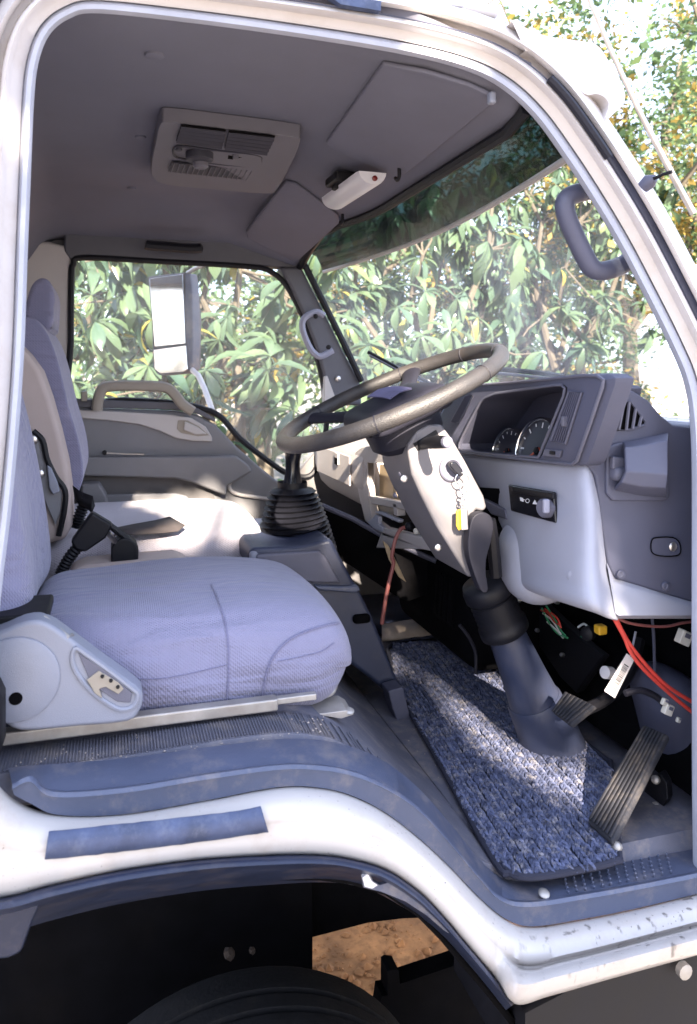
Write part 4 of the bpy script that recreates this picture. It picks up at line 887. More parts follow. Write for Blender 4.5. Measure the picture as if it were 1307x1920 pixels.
# instrument binnacle
bo_ = [(812, 796), (828, 766), (850, 734), (862, 727), (900, 721), (1000, 713), (1100, 703), (1124, 704), (1136, 712), (1134, 724), (1112, 790), (1086, 864), (1076, 871), (1040, 868), (950, 858), (860, 848), (846, 846), (830, 822)]
bi_ = [(868, 818), (882, 790), (902, 754), (910, 746), (930, 738), (985, 730), (1040, 722), (1054, 722), (1060, 728), (1058, 742), (1040, 786), (1014, 850), (1010, 858), (1000, 857), (940, 853), (870, 846), (862, 842), (862, 832)]
BX = 0.735
fo = [PX(x, y, BX) for x, y in bo_]; fi = [PX(x, y, BX) for x, y in bi_]
bkw = [V(p.x + 0.13, (p.y - 1.33) * 1.10 + 1.33, p.z * 1.02) for p in fi]
out2 = [p + V(0.012, 0, 0) + (p - V(BX, 1.33, -.09)) * 0.03 for p in fo]
out3 = [p + V(0.045 + 0.12 * sm((p.y - 1.16) / .2), 0, 0.0) + (p - V(BX, 1.33, -.09)) * 0.03 for p in fo]
bin_ = MB().loft([bkw, [p + V(0.006, 0, 0) for p in fi], [a * .94 + b * .06 for a, b in zip(fi, fo)], [a * .12 + b * .88 for a, b in zip(fi, fo)], out2, out3], wrap=True).build('instrument_binnacle', 'dash_dark', T, ang=42)
MB().prism([p + V(-0.001, 0, 0) for p in bkw], (0.01, 0, 0)).build('gauge_board', 'dash_dark', bin_)
MB().tube([p + V(-0.001, 0, 0) for p in fi], 0.0028, 6, closed=True).build('binnacle_edge', 'dash_mid', bin_)
MB().tube([(a * .04 + b * .96) + V(-0.001, 0, 0) for a, b in zip(fi, fo)], 0.003, 6, closed=True).build('binnacle_rim', 'dash_mid', bin_)
def gauge(px, py, X, r, needle):
    c0 = PX(px, py, X); n = V(-1, -0.10, 0.22).normalized()
    g = MB().lathe([(r, -0.02), (r, 0.006), (r * .94, 0.010), (r * .9, 0.007), (r * .9, 0.002)], c0, n, 44).build('gauge', 'chrome', bin_, ang=50)
    a = V(0, -1, 0); a = (a - n * a.dot(n)).normalized(); b = a.cross(n) * -1
    if b.z < 0: b = -b
    MB().lathe([(r * .9, 0.0), (r * .9, 0.0025), (0.001, 0.0028)], c0, n, 40).build('gauge_face', 'gauge_face', g)
    for k in range(13):
        q = R(225 - k * 22.5); d = a * math.cos(q) + b * math.sin(q); s = a * -math.sin(q) + b * math.cos(q)
        l = r * (0.16 if k % 2 == 0 else 0.09); w = r * 0.022; o_ = c0 + n * 0.0032
        MB().prism([o_ + d * (r * .84) + s * w, o_ + d * (r * .84) - s * w, o_ + d * (r * .84 - l) - s * w, o_ + d * (r * .84 - l) + s * w], n * 0.0005).build('gauge_mark', 'gauge_mark' if k < 10 else 'gauge_red', g, smooth=False)
    q = R(needle); d = a * math.cos(q) + b * math.sin(q); s = a * -math.sin(q) + b * math.cos(q); o_ = c0 + n * 0.005
    MB().prism([o_ + d * (r * .72), o_ - d * (r * .12) + s * r * .05, o_ - d * (r * .12) - s * r * .05], n * 0.001).build('needle', 'gauge_red', g, smooth=False)
    MB().lathe([(r * .12, 0), (r * .10, .006), (r * .03, .007)], c0 + n * .003, n, 16).build('needle_cap', 'black', g)
gauge(955, 846, 0.805, 0.051, 205)
gauge(1011, 846, 0.785, 0.066, 215)
for q4, ns in ((((846, 792), (862, 800 - 8), (888, 742), (874, 742)), 6), (((1034, 826), (1062, 832), (1092, 736), (1068, 734)), 7)):
    pts = [PX(x, y, BX - .0015) for x, y in q4]
    vn = MB().prism(pts, (0.002, 0, 0)).build('air_vent', 'void', bin_)
    for k in range(ns):
        a = (k + .5) / ns
        MB().tube([pts[0].lerp(pts[1], a) + V(-.001, 0, 0), pts[3].lerp(pts[2], a) + V(-.001, 0, 0)], 0.0017, 5).build('slat', 'dash_dark', vn)
    fl = MB().tube([p + V(-.001, 0, 0) for p in pts], 0.0022, 6, closed=True).build('vent_frame', 'dash_mid', bin_)
MB().box(PX(1058, 790, BX - .006), (0.010, 0.008, 0.018)).build('vent_tab', 'dash_mid', bin_, bevel=0.002)
MB().prism([PX(x, y, BX - .001) for x, y in ((1024, 842), (1056, 845), (1052, 858), (1020, 855))], (-0.004, 0, 0)).build('dimmer_plate', 'dash_mid', bin_, bevel=0.001)
MB().box(PX(1036, 849, BX - .007), (0.006, 0.012, 0.006)).build('dimmer_wheel', 'black', bin_, bevel=0.001)

# dark side plate at the door end of the dash
SY = 1.118
spo = [(1098, 868), (1116, 830), (1134, 772), (1144, 716), (1160, 722), (1190, 734), (1216, 750), (1240, 778), (1262, 796), (1340, 806), (1340, 1142), (1240, 1112), (1156, 1086), (1142, 1060), (1132, 1010), (1124, 950), (1117, 892)]
side = MB().prism([P(x, y, SY) for x, y in spo], (0, 0.03, 0)).build('side_plate', 'dash_dark', T, bevel=0.005, seg=3)
MB().prism([P(x, y, SY + .003) for x, y in ((1136, 706), (1150, 712), (1140, 772), (1122, 832), (1104, 872), (1084, 868), (1108, 800))], (0, 0.04, 0)).build('binnacle_side', 'dash_dark', side, bevel=0.006)
tri = [P(x, y, SY - .002) for x, y in ((1156, 806), (1160, 780), (1174, 752), (1182, 752), (1210, 790), (1208, 797), (1180, 806))]
tvn = MB().prism(tri, (0, 0.004, 0)).build('demist_vent', 'void', side, bevel=0.001)
for (ax_, ay), (bx_, by) in (((1168, 766), (1160, 806)), ((1180, 754), (1174, 806)), ((1192, 766), (1186, 804)), ((1203, 780), (1198, 800))):
    MB().tube([P(ax_, ay, SY - .006), P(bx_, by, SY - .006)], 0.0028, 6).build('slat', 'dash_mid', tvn)
MB().tube(tri, 0.0025, 6, closed=True).build('vent_rim', 'dash_dark', tvn)
MB().prism([P(x, y, SY - .006) for x, y in ((1138, 850), (1142, 836), (1160, 830), (1256, 818), (1256, 934), (1244, 940), (1150, 940), (1138, 926))], (0, 0.01, 0)).build('switch_base', 'dash_dark', side, bevel=0.004)
bmp = MB().loft([[P(x, y, SY - d) for x, y, d in rw_] for rw_ in (((1168, 832, .004), (1200, 826, .004), (1254, 814, .004)), ((1170, 842, .03), (1204, 838, .034), (1252, 828, .034)), ((1172, 884, .046), (1206, 886, .050), (1250, 890, .050)), ((1164, 902, .040), (1200, 910, .044), (1248, 912, .044)), ((1152, 916, .004), (1200, 926, .004), (1250, 930, .004)))]).build('pod', 'dash_dark', side, solid=0.008, bevel=0.004)
MB().rbox(P(1160, 888, SY - .012), (0.014, 0.014, 0.012), 0.010).build('pod_corner', 'dash_mid', side)
MB().prism([P(x, y, SY - .018) for x, y in ((1150, 856), (1172, 858), (1172, 882), (1150, 880))], (0, 0.012, 0)).build('pod_recess', 'dash_mid', side, bevel=0.003)
lid = [P(x, y, SY - .003) for x, y in poly_r([(1222, 1014), (1232, 1008), (1262, 1008), (1274, 1018), (1276, 1034), (1268, 1042), (1236, 1042), (1222, 1034)])]
lidm = MB().prism(lid, (0, 0.004, 0)).build('inspection_lid', 'dash_dark', side, bevel=0.0012)
MB().tube(lid, 0.0012, 5, closed=True).build('lid_gap', 'void', lidm)
screw(1262, 1025, SY - .004, 0.008, lidm, (0, -1, 0), 'metal', 'lid_screw')
for px, py in ((1163, 1077), (1247, 1099)):
    w = MB().lathe([(0.0085, 0), (0.0085, -.003), (0.006, -.006), (.003, -.0065)], P(px, py, SY - .001), (0, 1, 0), 20).build('plate_screw', 'dash_dark', side)
    MB().tube([P(px, py, SY - .0075) + 0.0048 * V(math.cos(a), 0, math.sin(a)) for a in [2 * math.pi * k / 16 for k in range(16)]], 0.0008, 4, closed=True).build('screw_ring', 'dash_mid', w)

# ---------------------------------------------------------------- steering wheel and column
WC = V(0.502, 1.37, -0.037); WT = R(23.5)
wu = V(math.cos(WT), 0, math.sin(WT)); wv = V(0, 1, 0); wn_ = V(-math.sin(WT), 0, math.cos(WT))
sw_ = MB().tube([WC + 0.218 * (math.cos(a) * wu + math.sin(a) * wv) for a in [2 * math.pi * k / 96 for k in range(96)]], 0.0148, 14, closed=True).build('steering_wheel', 'rim_leather', T)
for a in (R(-62), R(-118), R(62), R(118), R(20), R(-20)):
    p0 = WC + 0.218 * (math.cos(a) * wu + math.sin(a) * wv); tn_ = -math.sin(a) * wu + math.cos(a) * wv; rd = math.cos(a) * wu + math.sin(a) * wv
    MB().tube([p0 + 0.0150 * (math.cos(q) * rd + math.sin(q) * wn_) for q in [2 * math.pi * k / 20 for k in range(20)]], 0.0009, 5, closed=True).build('rim_seam', 'hub_dark', sw_)
hub = MB().rbox(WC - wn_ * 0.028, (0.085, 0.10, 0.022), 0.021, deform=lambda p, u: p + V(0, 0, 0.012 * (1 - u.x ** 2) * (1 - u.y ** 2) * (u.z > 0)), M=Matrix((wu, wv, wn_)).transposed()).build('hub', 'hub_dark', sw_)
for k in range(13):
    y = -0.06 + k * 0.010; zz = 0.003 + 0.007 * (1 - (y / .1) ** 2)
    MB().tube([WC + wu * (-0.025) + wv * y + wn_ * zz * .8, WC + wu * (0.0) + wv * (y + .003) + wn_ * (zz + .002), WC + wu * (0.022) + wv * y + wn_ * zz * .8], 0.0022, 5).build('stitch', 'hub_stitch', hub)
for a in (R(55), R(-55), R(125), R(-125)):
    d = math.cos(a) * wu + math.sin(a) * wv; s = -math.sin(a) * wu + math.cos(a) * wv
    rows_ = []
    for t, w, h in ((0.06, .030, .012), (0.12, .022, .010), (0.17, .018, .009), (0.214, .024, .010)):
        c0 = WC + d * t - wn_ * 0.026 * (1 - (t / .218) ** 2)
        rows_.append([c0 + s * w * math.cos(q) + wn_ * h * math.sin(q) for q in [2 * math.pi * k / 12 for k in range(12)]])
    MB().loft(rows_, wrap=True).build('spoke', 'hub_dark', sw_)
MB().lathe([(0.05, -0.045), (0.075, -0.052), (0.072, -0.085), (0.055, -0.10)], WC, wn_, 28).build('hub_collar', 'hub_dark', sw_)
# column shroud: profile seen from the side, swept across the cab
shp = [(764, 836), (782, 806), (804, 796), (829, 796), (848, 822), (874, 866), (908, 930), (914, 952), (906, 960), (893, 956), (886, 968), (896, 1010), (902, 1076), (880, 1084), (858, 1050), (818, 986), (790, 930), (772, 890)]
cpts = [P(x, y, 1.295) for x, y in shp]
colm = MB().prism(cpts, (0, 0.155, 0)).build('steering_column', 'column_grey', T, bevel=0.014, seg=4)
MB().tube([P(x, y, 1.2945) for x, y in ((806, 826), (808, 850), (814, 866), (816, 884), (828, 900), (846, 908))], 0.0011, 5).build('shroud_seam', 'dash_mid', colm)
MB().prism([P(x, y, 1.2935) for x, y in ((775, 832), (818, 806), (824, 818), (800, 836), (784, 846))], (0, 0.004, 0)).build('stalk_slot', 'black', colm)
MB().tube([P(786, 836, 1.31), P(800, 831, 1.27), P(818, 829, 1.22), P(838, 829, 1.18)], [0.008, 0.010, 0.0115, 0.0105], 12).build('stalk', 'black', colm)
MB().lathe([(0.0105, 0), (0.0095, .006), (.004, .009)], P(837, 829, 1.181), (P(838, 829, 1.18) - P(818, 829, 1.22)), 14).build('stalk_tip', 'dash_mid', colm)
ign = MB().lathe([(0.024, 0.004), (0.024, -0.004), (0.021, -0.007), (0.016, -0.007), (0.013, -0.003), (0.004, -0.003)], P(846, 878, 1.294), (0, 1, 0), 30).build('ignition_lock', 'dash_mid', colm)
for px, py, Y in ((822, 1027, 1.293), (758, 898, 1.30)): screw(px, py, Y, 0.007, colm, (0, -1, 0), 'metal')
for px, py in ((752, 888), (742, 928)): MB().lathe([(0.006, 0), (.004, -.004)], P(px, py, 1.36), (1, 0.2, .3), 10).build('shroud_plug', 'dash_mid', colm)
# tilt lever, boots, lower cover
tlv = [(886, 972), (898, 962), (912, 962), (922, 970), (926, 988), (920, 1020), (912, 1050), (912, 1080), (916, 1104), (910, 1112), (900, 1104), (884, 1060), (878, 1030), (880, 996)]
MB().prism([P(x, y, 1.262) for x, y in poly_r(tlv, 2)], (0, 0.022, 0)).build('tilt_lever', 'hub_dark', colm, bevel=0.005, seg=3)
MB().tube([P(918, 975, 1.285), P(924, 1010, 1.29), P(930, 1080, 1.30)], 0.012, 8).build('lever_bracket', 'black', colm)
CT, CB = P(908, 1090, 1.385), P(1042, 1408, 1.385); cax = (CB - CT).normalized(); CL = (CB - CT).length
prb = [(0.046, 0.0), (0.050, 0.012), (0.050, 0.03), (0.044, 0.034)]
for k in range(5): prb += [(0.047, 0.036 + k * .011), (0.043, 0.041 + k * .011)]
prb += [(0.050, 0.094), (0.050, 0.112), (0.044, 0.116)]
MB().lathe(prb, CT, cax, 30).build('column_boot', 'rubber_black', colm, ang=80)
cov = MB().lathe([(0.034, 0.105), (0.038, 0.13), (0.046, 0.22), (0.0525, 0.275)], CT, cax, 32).build('column_cover', 'console_blue', colm)
MB().lathe([(0.0535, 0.268), (0.056, 0.274), (0.058, 0.30), (0.064, CL + .02)], CT, cax, 32).build('cover_foot', 'console_blue', colm)

# ---------------------------------------------------------------- under the dash: heater, plates, wires
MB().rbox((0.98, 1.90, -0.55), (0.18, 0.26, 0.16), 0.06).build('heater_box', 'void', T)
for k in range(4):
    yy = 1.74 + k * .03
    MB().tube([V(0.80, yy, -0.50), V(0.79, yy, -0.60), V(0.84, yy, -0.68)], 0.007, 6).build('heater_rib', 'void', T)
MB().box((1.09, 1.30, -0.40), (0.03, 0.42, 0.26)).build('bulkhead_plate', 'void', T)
MB().prism([PX(x, y, 0.98) for x, y in ((940, 1090), (980, 1095), (1080, 1190), (1130, 1230), (1080, 1300), (1050, 1270), (1010, 1210))], (0.02, 0, 0)).build('pedal_bracket', 'black', T, bevel=0.004)
for px, py, X, r in ((972, 1124, .9, .009), (1048, 1108, .88, .006), (1046, 1128, .88, .006), (1009, 1182, .95, .005), (1056, 1228, .95, .005), (848, 1178, .9, .004), (830, 1206, .9, .004), (1040, 1118, .9, .004)):
    MB().lathe([(r, 0), (r, -.006), (r * .6, -.010), (r * .3, -.0105)], PX(px, py, X), (1, 0.4, -.3), 8).build('bolt', 'metal', T)
MB().box(PX(975, 1116, .89), (0.02, 0.03, 0.02)).build('fuse_clip', 'clear_white', T, bevel=0.003)
wires = [('wire_green', [(1016, 1140), (1030, 1168), (1046, 1188), (1064, 1196)]), ('wire_red', [(1022, 1142), (1044, 1158), (1052, 1178)]), ('wire_white', [(1018, 1150), (1036, 1164), (1052, 1190)]), ('wire_green', [(1024, 1136), (1040, 1160), (1050, 1180), (1060, 1192)]), ('wire_red', [(1014, 1144), (1028, 1150), (1040, 1166), (1050, 1172)]), ('wire_white', [(1026, 1166), (1044, 1182), (1056, 1196)]), ('wire_white', [(1084, 1176), (1096, 1170), (1108, 1184), (1112, 1196)]), ('wire_green', [(1090, 1192), (1100, 1200), (1110, 1192)])]
for m, pts in wires: MB().tube(catmull([PX(x, y, .93) for x, y in pts], 5), 0.0022, 6).build('wire', m, T)
MB().rbox(PX(1126, 1180, .92), (0.010, 0.010, 0.009), 0.004).build('yellow_plug', 'yellow', T)
MB().lathe([(0.014, 0), (0.014, -.014), (.008, -.018)], PX(1106, 1186, .93), (1, .5, 0), 14).build('relay', 'black', T)
r1 = [(1152, 1152), (1166, 1182), (1184, 1212), (1216, 1252), (1256, 1290), (1312, 1324)]
r2 = [(1148, 1154), (1170, 1194), (1182, 1222), (1208, 1256), (1262, 1306), (1312, 1346)]
r3 = [(1156, 1158), (1180, 1168), (1220, 1174), (1252, 1174), (1280, 1168), (1312, 1164)]
for r_, rad, nm in ((r1, .0036, 'red_wire'), (r2, .0036, 'red_wire'), (r3, .0026, 'red_wire')):
    MB().tube(catmull([P(x, y, 1.16) for x, y in r_], 6), rad, 8).build(nm, 'wire_red' if rad > .003 else 'wire_brown', T)
MB().tube(catmull([P(x, y, 1.70) for x, y in ((766, 988), (752, 992), (742, 1010), (735, 1042), (738, 1056), (730, 1090), (722, 1130), (716, 1170))], 5), 0.0048, 8).build('brown_cable', 'wire_brown', T)
MB().tube(catmull([P(x, y, 1.55) for x, y in ((862, 1172), (880, 1196), (892, 1226), (892, 1262))], 5), 0.004, 8).build('black_cable', 'hub_dark', T)
MB().tube(catmull([P(x, y, 1.24) for x, y in ((1222, 1150), (1226, 1200), (1228, 1280))], 5), 0.003, 8).build('black_cable', 'dash_dark', T)
for px, py, s in ((1252, 1330, .012), (1282, 1195, .016), (1246, 1316, .008), (1272, 1350, .006)):
    cb = MB().box(P(px, py, 1.17), (s * 1.5, s, s * 1.6), Matrix.Rotation(R(25), 3, 'Y')).build('wire_connector', 'clear_white', T, bevel=0.002)
    MB().box(P(px, py, 1.17) + V(0.002, -s * .5, s * .3), (s * .7, .003, s * .5), Matrix.Rotation(R(25), 3, 'Y')).build('connector_clip', 'dash_mid', cb)
MB().tube(catmull([P(x, y, 1.18) for x, y in ((1172, 1300), (1200, 1294), (1230, 1306), (1246, 1322))], 4), 0.006, 8).build('wire_loom', 'hub_dark', T)
# barcode label on a tag
tg = [P(x, y, 1.19) for x, y in ((1134, 1296), (1153, 1309), (1190, 1236), (1176, 1226))]
tagl = MB().prism(tg, (0, 0.0015, 0.0005)).build('barcode_label', 'paper', T, smooth=False)
MB().tube([P(1182, 1232, 1.191), P(1192, 1184, 1.195)], 0.0022, 6).build('label_tie', 'seat_plastic', tagl)
bcs = MB(); t = 0.12
while t < 0.80:
    w = random.choice([0.010, 0.016, 0.026])
    e = lambda a, f: tg[0].lerp(tg[3], a).lerp(tg[1].lerp(tg[2], a), f) + V(0, -0.0004, 0)
    bcs.prism([e(t, .25), e(t, .80), e(t + w, .80), e(t + w, .25)], (0, 0.0003, 0)); t += w + random.choice([.012, .02])
tag(bcs.build('barcode_bar', 'ink', tagl, smooth=False), kind='stuff')
MB().lathe([(0.012, 0), (0.012, .02), (.006, .022)], PX(1146, 1262, .93), (-1, -.3, .3), 14).build('column_plug', 'paper', T)
# torn strip of yellow brown card hanging under the glovebox, pale trim strip on the floor
MB().prism([P(x, y, 1.78) for x, y in ((718, 1014), (728, 1022), (748, 1062), (762, 1092), (748, 1082), (730, 1050))], (0, 0.004, 0)).build('hanging_strip', 'cardboard', T, bevel=0.001)
MB().tube([P(604, 948, 1.95), P(660, 972, 1.93), P(720, 1006, 1.90), P(790, 1040, 1.86), P(818, 1052, 1.84)], 0.007, 8).build('dash_lower_edge', 'dash_dark', T)
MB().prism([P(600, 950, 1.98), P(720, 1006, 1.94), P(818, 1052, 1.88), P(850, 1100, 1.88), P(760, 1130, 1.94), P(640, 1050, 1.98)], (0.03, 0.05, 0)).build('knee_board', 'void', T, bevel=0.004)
MB().loft([[PZ(x, y, -.745) for x, y in ((716, 1200), (760, 1196), (830, 1188))], [PZ(x, y, -.735) for x, y in ((716, 1184), (760, 1180), (826, 1170))], [PZ(x, y, -.742) for x, y in ((716, 1174), (760, 1166), (820, 1158))]]).build('floor_strip', 'dust_mat', T, solid=0.01)
MB().loft([[V(0.45, y, -0.752), V(0.9, y, -0.752)] for y in (2.12, 2.55)]).build('floor_sheet', 'console_blue', T, solid=0.006)

# ---------------------------------------------------------------- pedals
def pad(corners, th, n, name, rib_dir, m='pedal_rubber'):
    a, b, c_, d = corners     # a-b top edge, d-c bottom edge
    nrm = (b - a).cross(d - a).normalized()
    if nrm.x > 0: nrm = -nrm
    o = MB().prism([a, b, c_, d], nrm * -th).build(name, m, T, bevel=0.004, seg=3)
    for k in range(n):
        t = (k + .5) / n; w = .27 / n
        p = [a.lerp(b, t - w), a.lerp(b, t + w), d.lerp(c_, t + w), d.lerp(c_, t - w)] if rib_dir else [a.lerp(d, t - w), b.lerp(c_, t - w), b.lerp(c_, t + w), a.lerp(d, t + w)]
        p = [q.lerp((a + b + c_ + d) / 4, 0.05) for q in p]
        MB().prism(p, nrm * 0.004).build('rib', m, o, bevel=0.001)
    return o, nrm
acc, an_ = pad([PX(1208, 1358, 0.935), PX(1251, 1376, 0.935), PX(1146, 1580, 0.752), PX(1100, 1540, 0.752)], 0.012, 7, 'accelerator_pedal', True)
abr = MB().prism([PX(x, y, 0.93) for x, y in ((1216, 1462), (1238, 1450), (1250, 1470), (1252, 1500), (1232, 1530), (1196, 1556), (1176, 1560))], (0.02, 0.01, 0)).build('pedal_bracket', 'black', acc, bevel=0.003)
for px, py in ((1230, 1462), (1230, 1512), (1158, 1588)):
    MB().lathe([(0.008, 0), (0.007, .006), (.003, .009)], PX(px, py, 0.925) if py < 1580 else PX(px, py, 0.765), (-1, -.6, .6), 12).build('pedal_bolt', 'metal_dull', acc)
brk_, bn_ = pad([PX(1034, 1334, 0.785), PX(1060, 1296, 0.815), PX(1114, 1322, 0.815), PX(1068, 1360, 0.785)], 0.012, 7, 'brake_pedal', False)
MB().tube(catmull([PX(1090, 1334, 0.82), PX(1140, 1308, 0.90), PX(1180, 1262, 0.97), PX(1200, 1200, 1.02)], 5), 0.011, 8).build('pedal_arm', 'black', brk_)

# ================================================================== loose things in the cab
# knitted floor mat
FZ = -0.757
mpoly = [(0.566, 1.085), (0.575, 1.045), (0.60, 1.028), (0.66, 1.022), (0.745, 1.024), (0.77, 1.05), (0.915, 1.27), (0.925, 1.36), (0.94, 2.0), (0.75, 2.03), (0.70, 1.90), (0.655, 1.743), (0.61, 1.40)]
fm = thing('floor_mat', (0.72, 1.45, FZ + H), 'coarse blue knitted floor mat lying in the driver footwell', 'floor mat')
MB().prism([V(x, y, FZ) for x, y in mpoly], (0, 0, 0.006)).build('backing', 'mat_back', fm, bevel=0.002)
MB().tube(catmull([V(x, y, FZ + .006) for x, y in mpoly], 4, closed=True), 0.0055, 7, closed=True).build('binding', 'mat_back', fm)
def inside(x, y, poly):
    r = False; n = len(poly)
    for i in range(n):
        x1, y1 = poly[i]; x2, y2 = poly[i - 1]
        if (y1 > y) != (y2 > y) and x < (x2 - x1) * (y - y1) / (y2 - y1) + x1: r = not r
    return r
yd = Vector((0.115, 0.993)); xd = Vector((0.993, -0.115))
lm = MB(); cx0, cy0 = 0.566, 1.02
for i in range(-12, 32):
    wob = [random.uniform(-.0014, .0014) for _ in range(40)]
    for j in range(-10, 130):
        for hs in (-1, 1):
            u = i * 0.0162 + hs * 0.0030 + wob[(j // 4) % 40] + random.uniform(-.0006, .0006); w = j * 0.0092 + random.uniform(-.001, .001)
            x = cx0 + xd.x * u + yd.x * w; y = cy0 + xd.y * u + yd.y * w
            if not inside(x, y, mpoly): continue
            hgt = FZ + 0.0085 + random.uniform(-.001, .0018); yaw = hs * 0.42 + random.uniform(-.06, .06)
            d = Vector((yd.x * math.cos(yaw) - yd.y * math.sin(yaw), yd.x * math.sin(yaw) + yd.y * math.cos(yaw), 0)); s = Vector((d.y, -d.x, 0))
            L_, W_, T_ = 0.0100 * random.uniform(.85, 1.15), 0.0034 * random.uniform(.85, 1.15), 0.0046 * random.uniform(.8, 1.2)
            c0 = V(x, y, hgt); rws = []
            for a, k in ((-1, .35), (-.4, .95), (.4, .95), (1, .35)):
                rws.append([c0 + d * (L_ * a) + s * (W_ * k * math.cos(q)) + V(0, 0, T_ * k * math.sin(q) - .002 * a * a) for q in [2 * math.pi * b / 5 for b in range(5)]])
            lm.loft(rws, wrap=True)
tag(lm.build('yarn_loop', 'mat_yarn', fm), kind='stuff')
# key in the ignition with its ring and tags
ky = thing('key_ring', tuple(P(866, 900, 1.28) + V(0, 0, H)), 'ignition key hanging from the steering column with a silver fob and yellow tag', 'keys')
kp = P(850, 878, 1.286)
MB().prism([P(x, y, 1.268) for x, y in ((846, 866), (856, 866), (868, 880), (870, 892), (862, 894), (852, 884), (844, 874))], (0, 0.016, 0)).build('key', 'black_gloss', ky, bevel=0.003)
def ringm(px, py, Y, r, th, ax, name, m='chrome'):
    c0 = P(px, py, Y); ax = Vector(ax).normalized(); a = V(0, 0, 1); a = (a - ax * a.dot(ax)).normalized(); b = ax.cross(a)
    MB().tube([c0 + r * (math.cos(q) * a + math.sin(q) * b) for q in [2 * math.pi * k / 28 for k in range(28)]], th, 7, closed=True).build(name, m, ky)
ringm(866, 898, 1.270, 0.0115, 0.0011, (0.2, 1, .1), 'ring')
ringm(870, 916, 1.268, 0.0075, 0.0013, (0.8, 1, 0), 'ring')
for k in range(4): ringm(869 - k * .2, 928 + k * 6, 1.267, 0.0042, 0.0011, (1, 0.2, 0) if k % 2 else (0.2, 1, 0), 'chain_link')
MB().prism([P(x, y, 1.262) for x, y in ((864, 954), (877, 954), (879, 994), (865, 995))], (0.002, 0.008, 0)).build('silver_fob', 'metal', ky, bevel=0.002)
MB().prism([P(x, y, 1.268) for x, y in ((856, 958), (864, 955), (866, 993), (860, 995), (856, 986))], (0.001, 0.006, 0)).build('yellow_tag', 'yellow', ky, bevel=0.0015)

# ================================================================== trees
def leaf_geo(L_, W_, droop, seg=5, fold=0.35):       # obovate blade, folded along the midrib and curling down at the tip
    vs = []; fs = []
    for i in range(seg + 1):
        t = i / seg; w = W_ * (0.10, 0.42, 0.78, 1.0, 0.86, 0.04)[i]
        x = L_ * (t - 0.18 * droop * t ** 3); z = -droop * L_ * t * t * (0.5 + 0.5 * t)
        tw = 0.5 * droop * (t - .4)
        vs += [V(x, -w, z + fold * w - tw * w), V(x, 0, z), V(x, w, z + fold * w + tw * w)]
    for i in range(seg):
        a = i * 3
        fs += [(a, a + 1, a + 4, a + 3), (a + 1, a + 2, a + 5, a + 4)]
    return vs, fs
def limb(mb, a, b, r0, r1, wob=0.06, n=5):
    a, b = Vector(a), Vector(b); L_ = (b - a).length; pts = []
    for i in range(n + 1):
        t = i / n; pts.append(a.lerp(b, t) + V(random.uniform(-1, 1), random.uniform(-1, 1), random.uniform(-.5, .5)) * wob * L_ * math.sin(math.pi * t))
    mb.tube(pts, [r0 + (r1 - r0) * i / n for i in range(n + 1)], 7)
    return pts
leaf_meshes = []
for k in range(6):
    v, f = leaf_geo(0.165 + 0.018 * k, 0.030 + 0.005 * (k % 3), 0.15 + 0.17 * k)
    me = bpy.data.meshes.new('leaf'); me.from_pydata([tuple(p) for p in v], [], f); me.materials.append(MATS['leaf_big']); me.shade_smooth(); leaf_meshes.append((me, v, f))
def whorl_frames(c, up, n, size, rnd):
    up = up.normalized(); a = V(0, 0, 1) if abs(up.z) < .9 else V(1, 0, 0); a = (a - up * a.dot(up)).normalized(); b = up.cross(a); out = []
    for i in range(n):
        q = 2 * math.pi * (i + rnd.uniform(-.3, .3)) / n; el = rnd.uniform(-0.95, 0.5)
        d = (math.cos(q) * a + math.sin(q) * b) * math.cos(el) + up * math.sin(el)
        d = (d + V(0, 0, -0.38)).normalized()
        M = frame_M(d, V(0, 0, 1) + up * 0.6 + V(rnd.uniform(-.3, .3), rnd.uniform(-.3, .3), 0))
        s = size * rnd.uniform(0.5, 1.2)
        out.append((c, M, s))
    return out
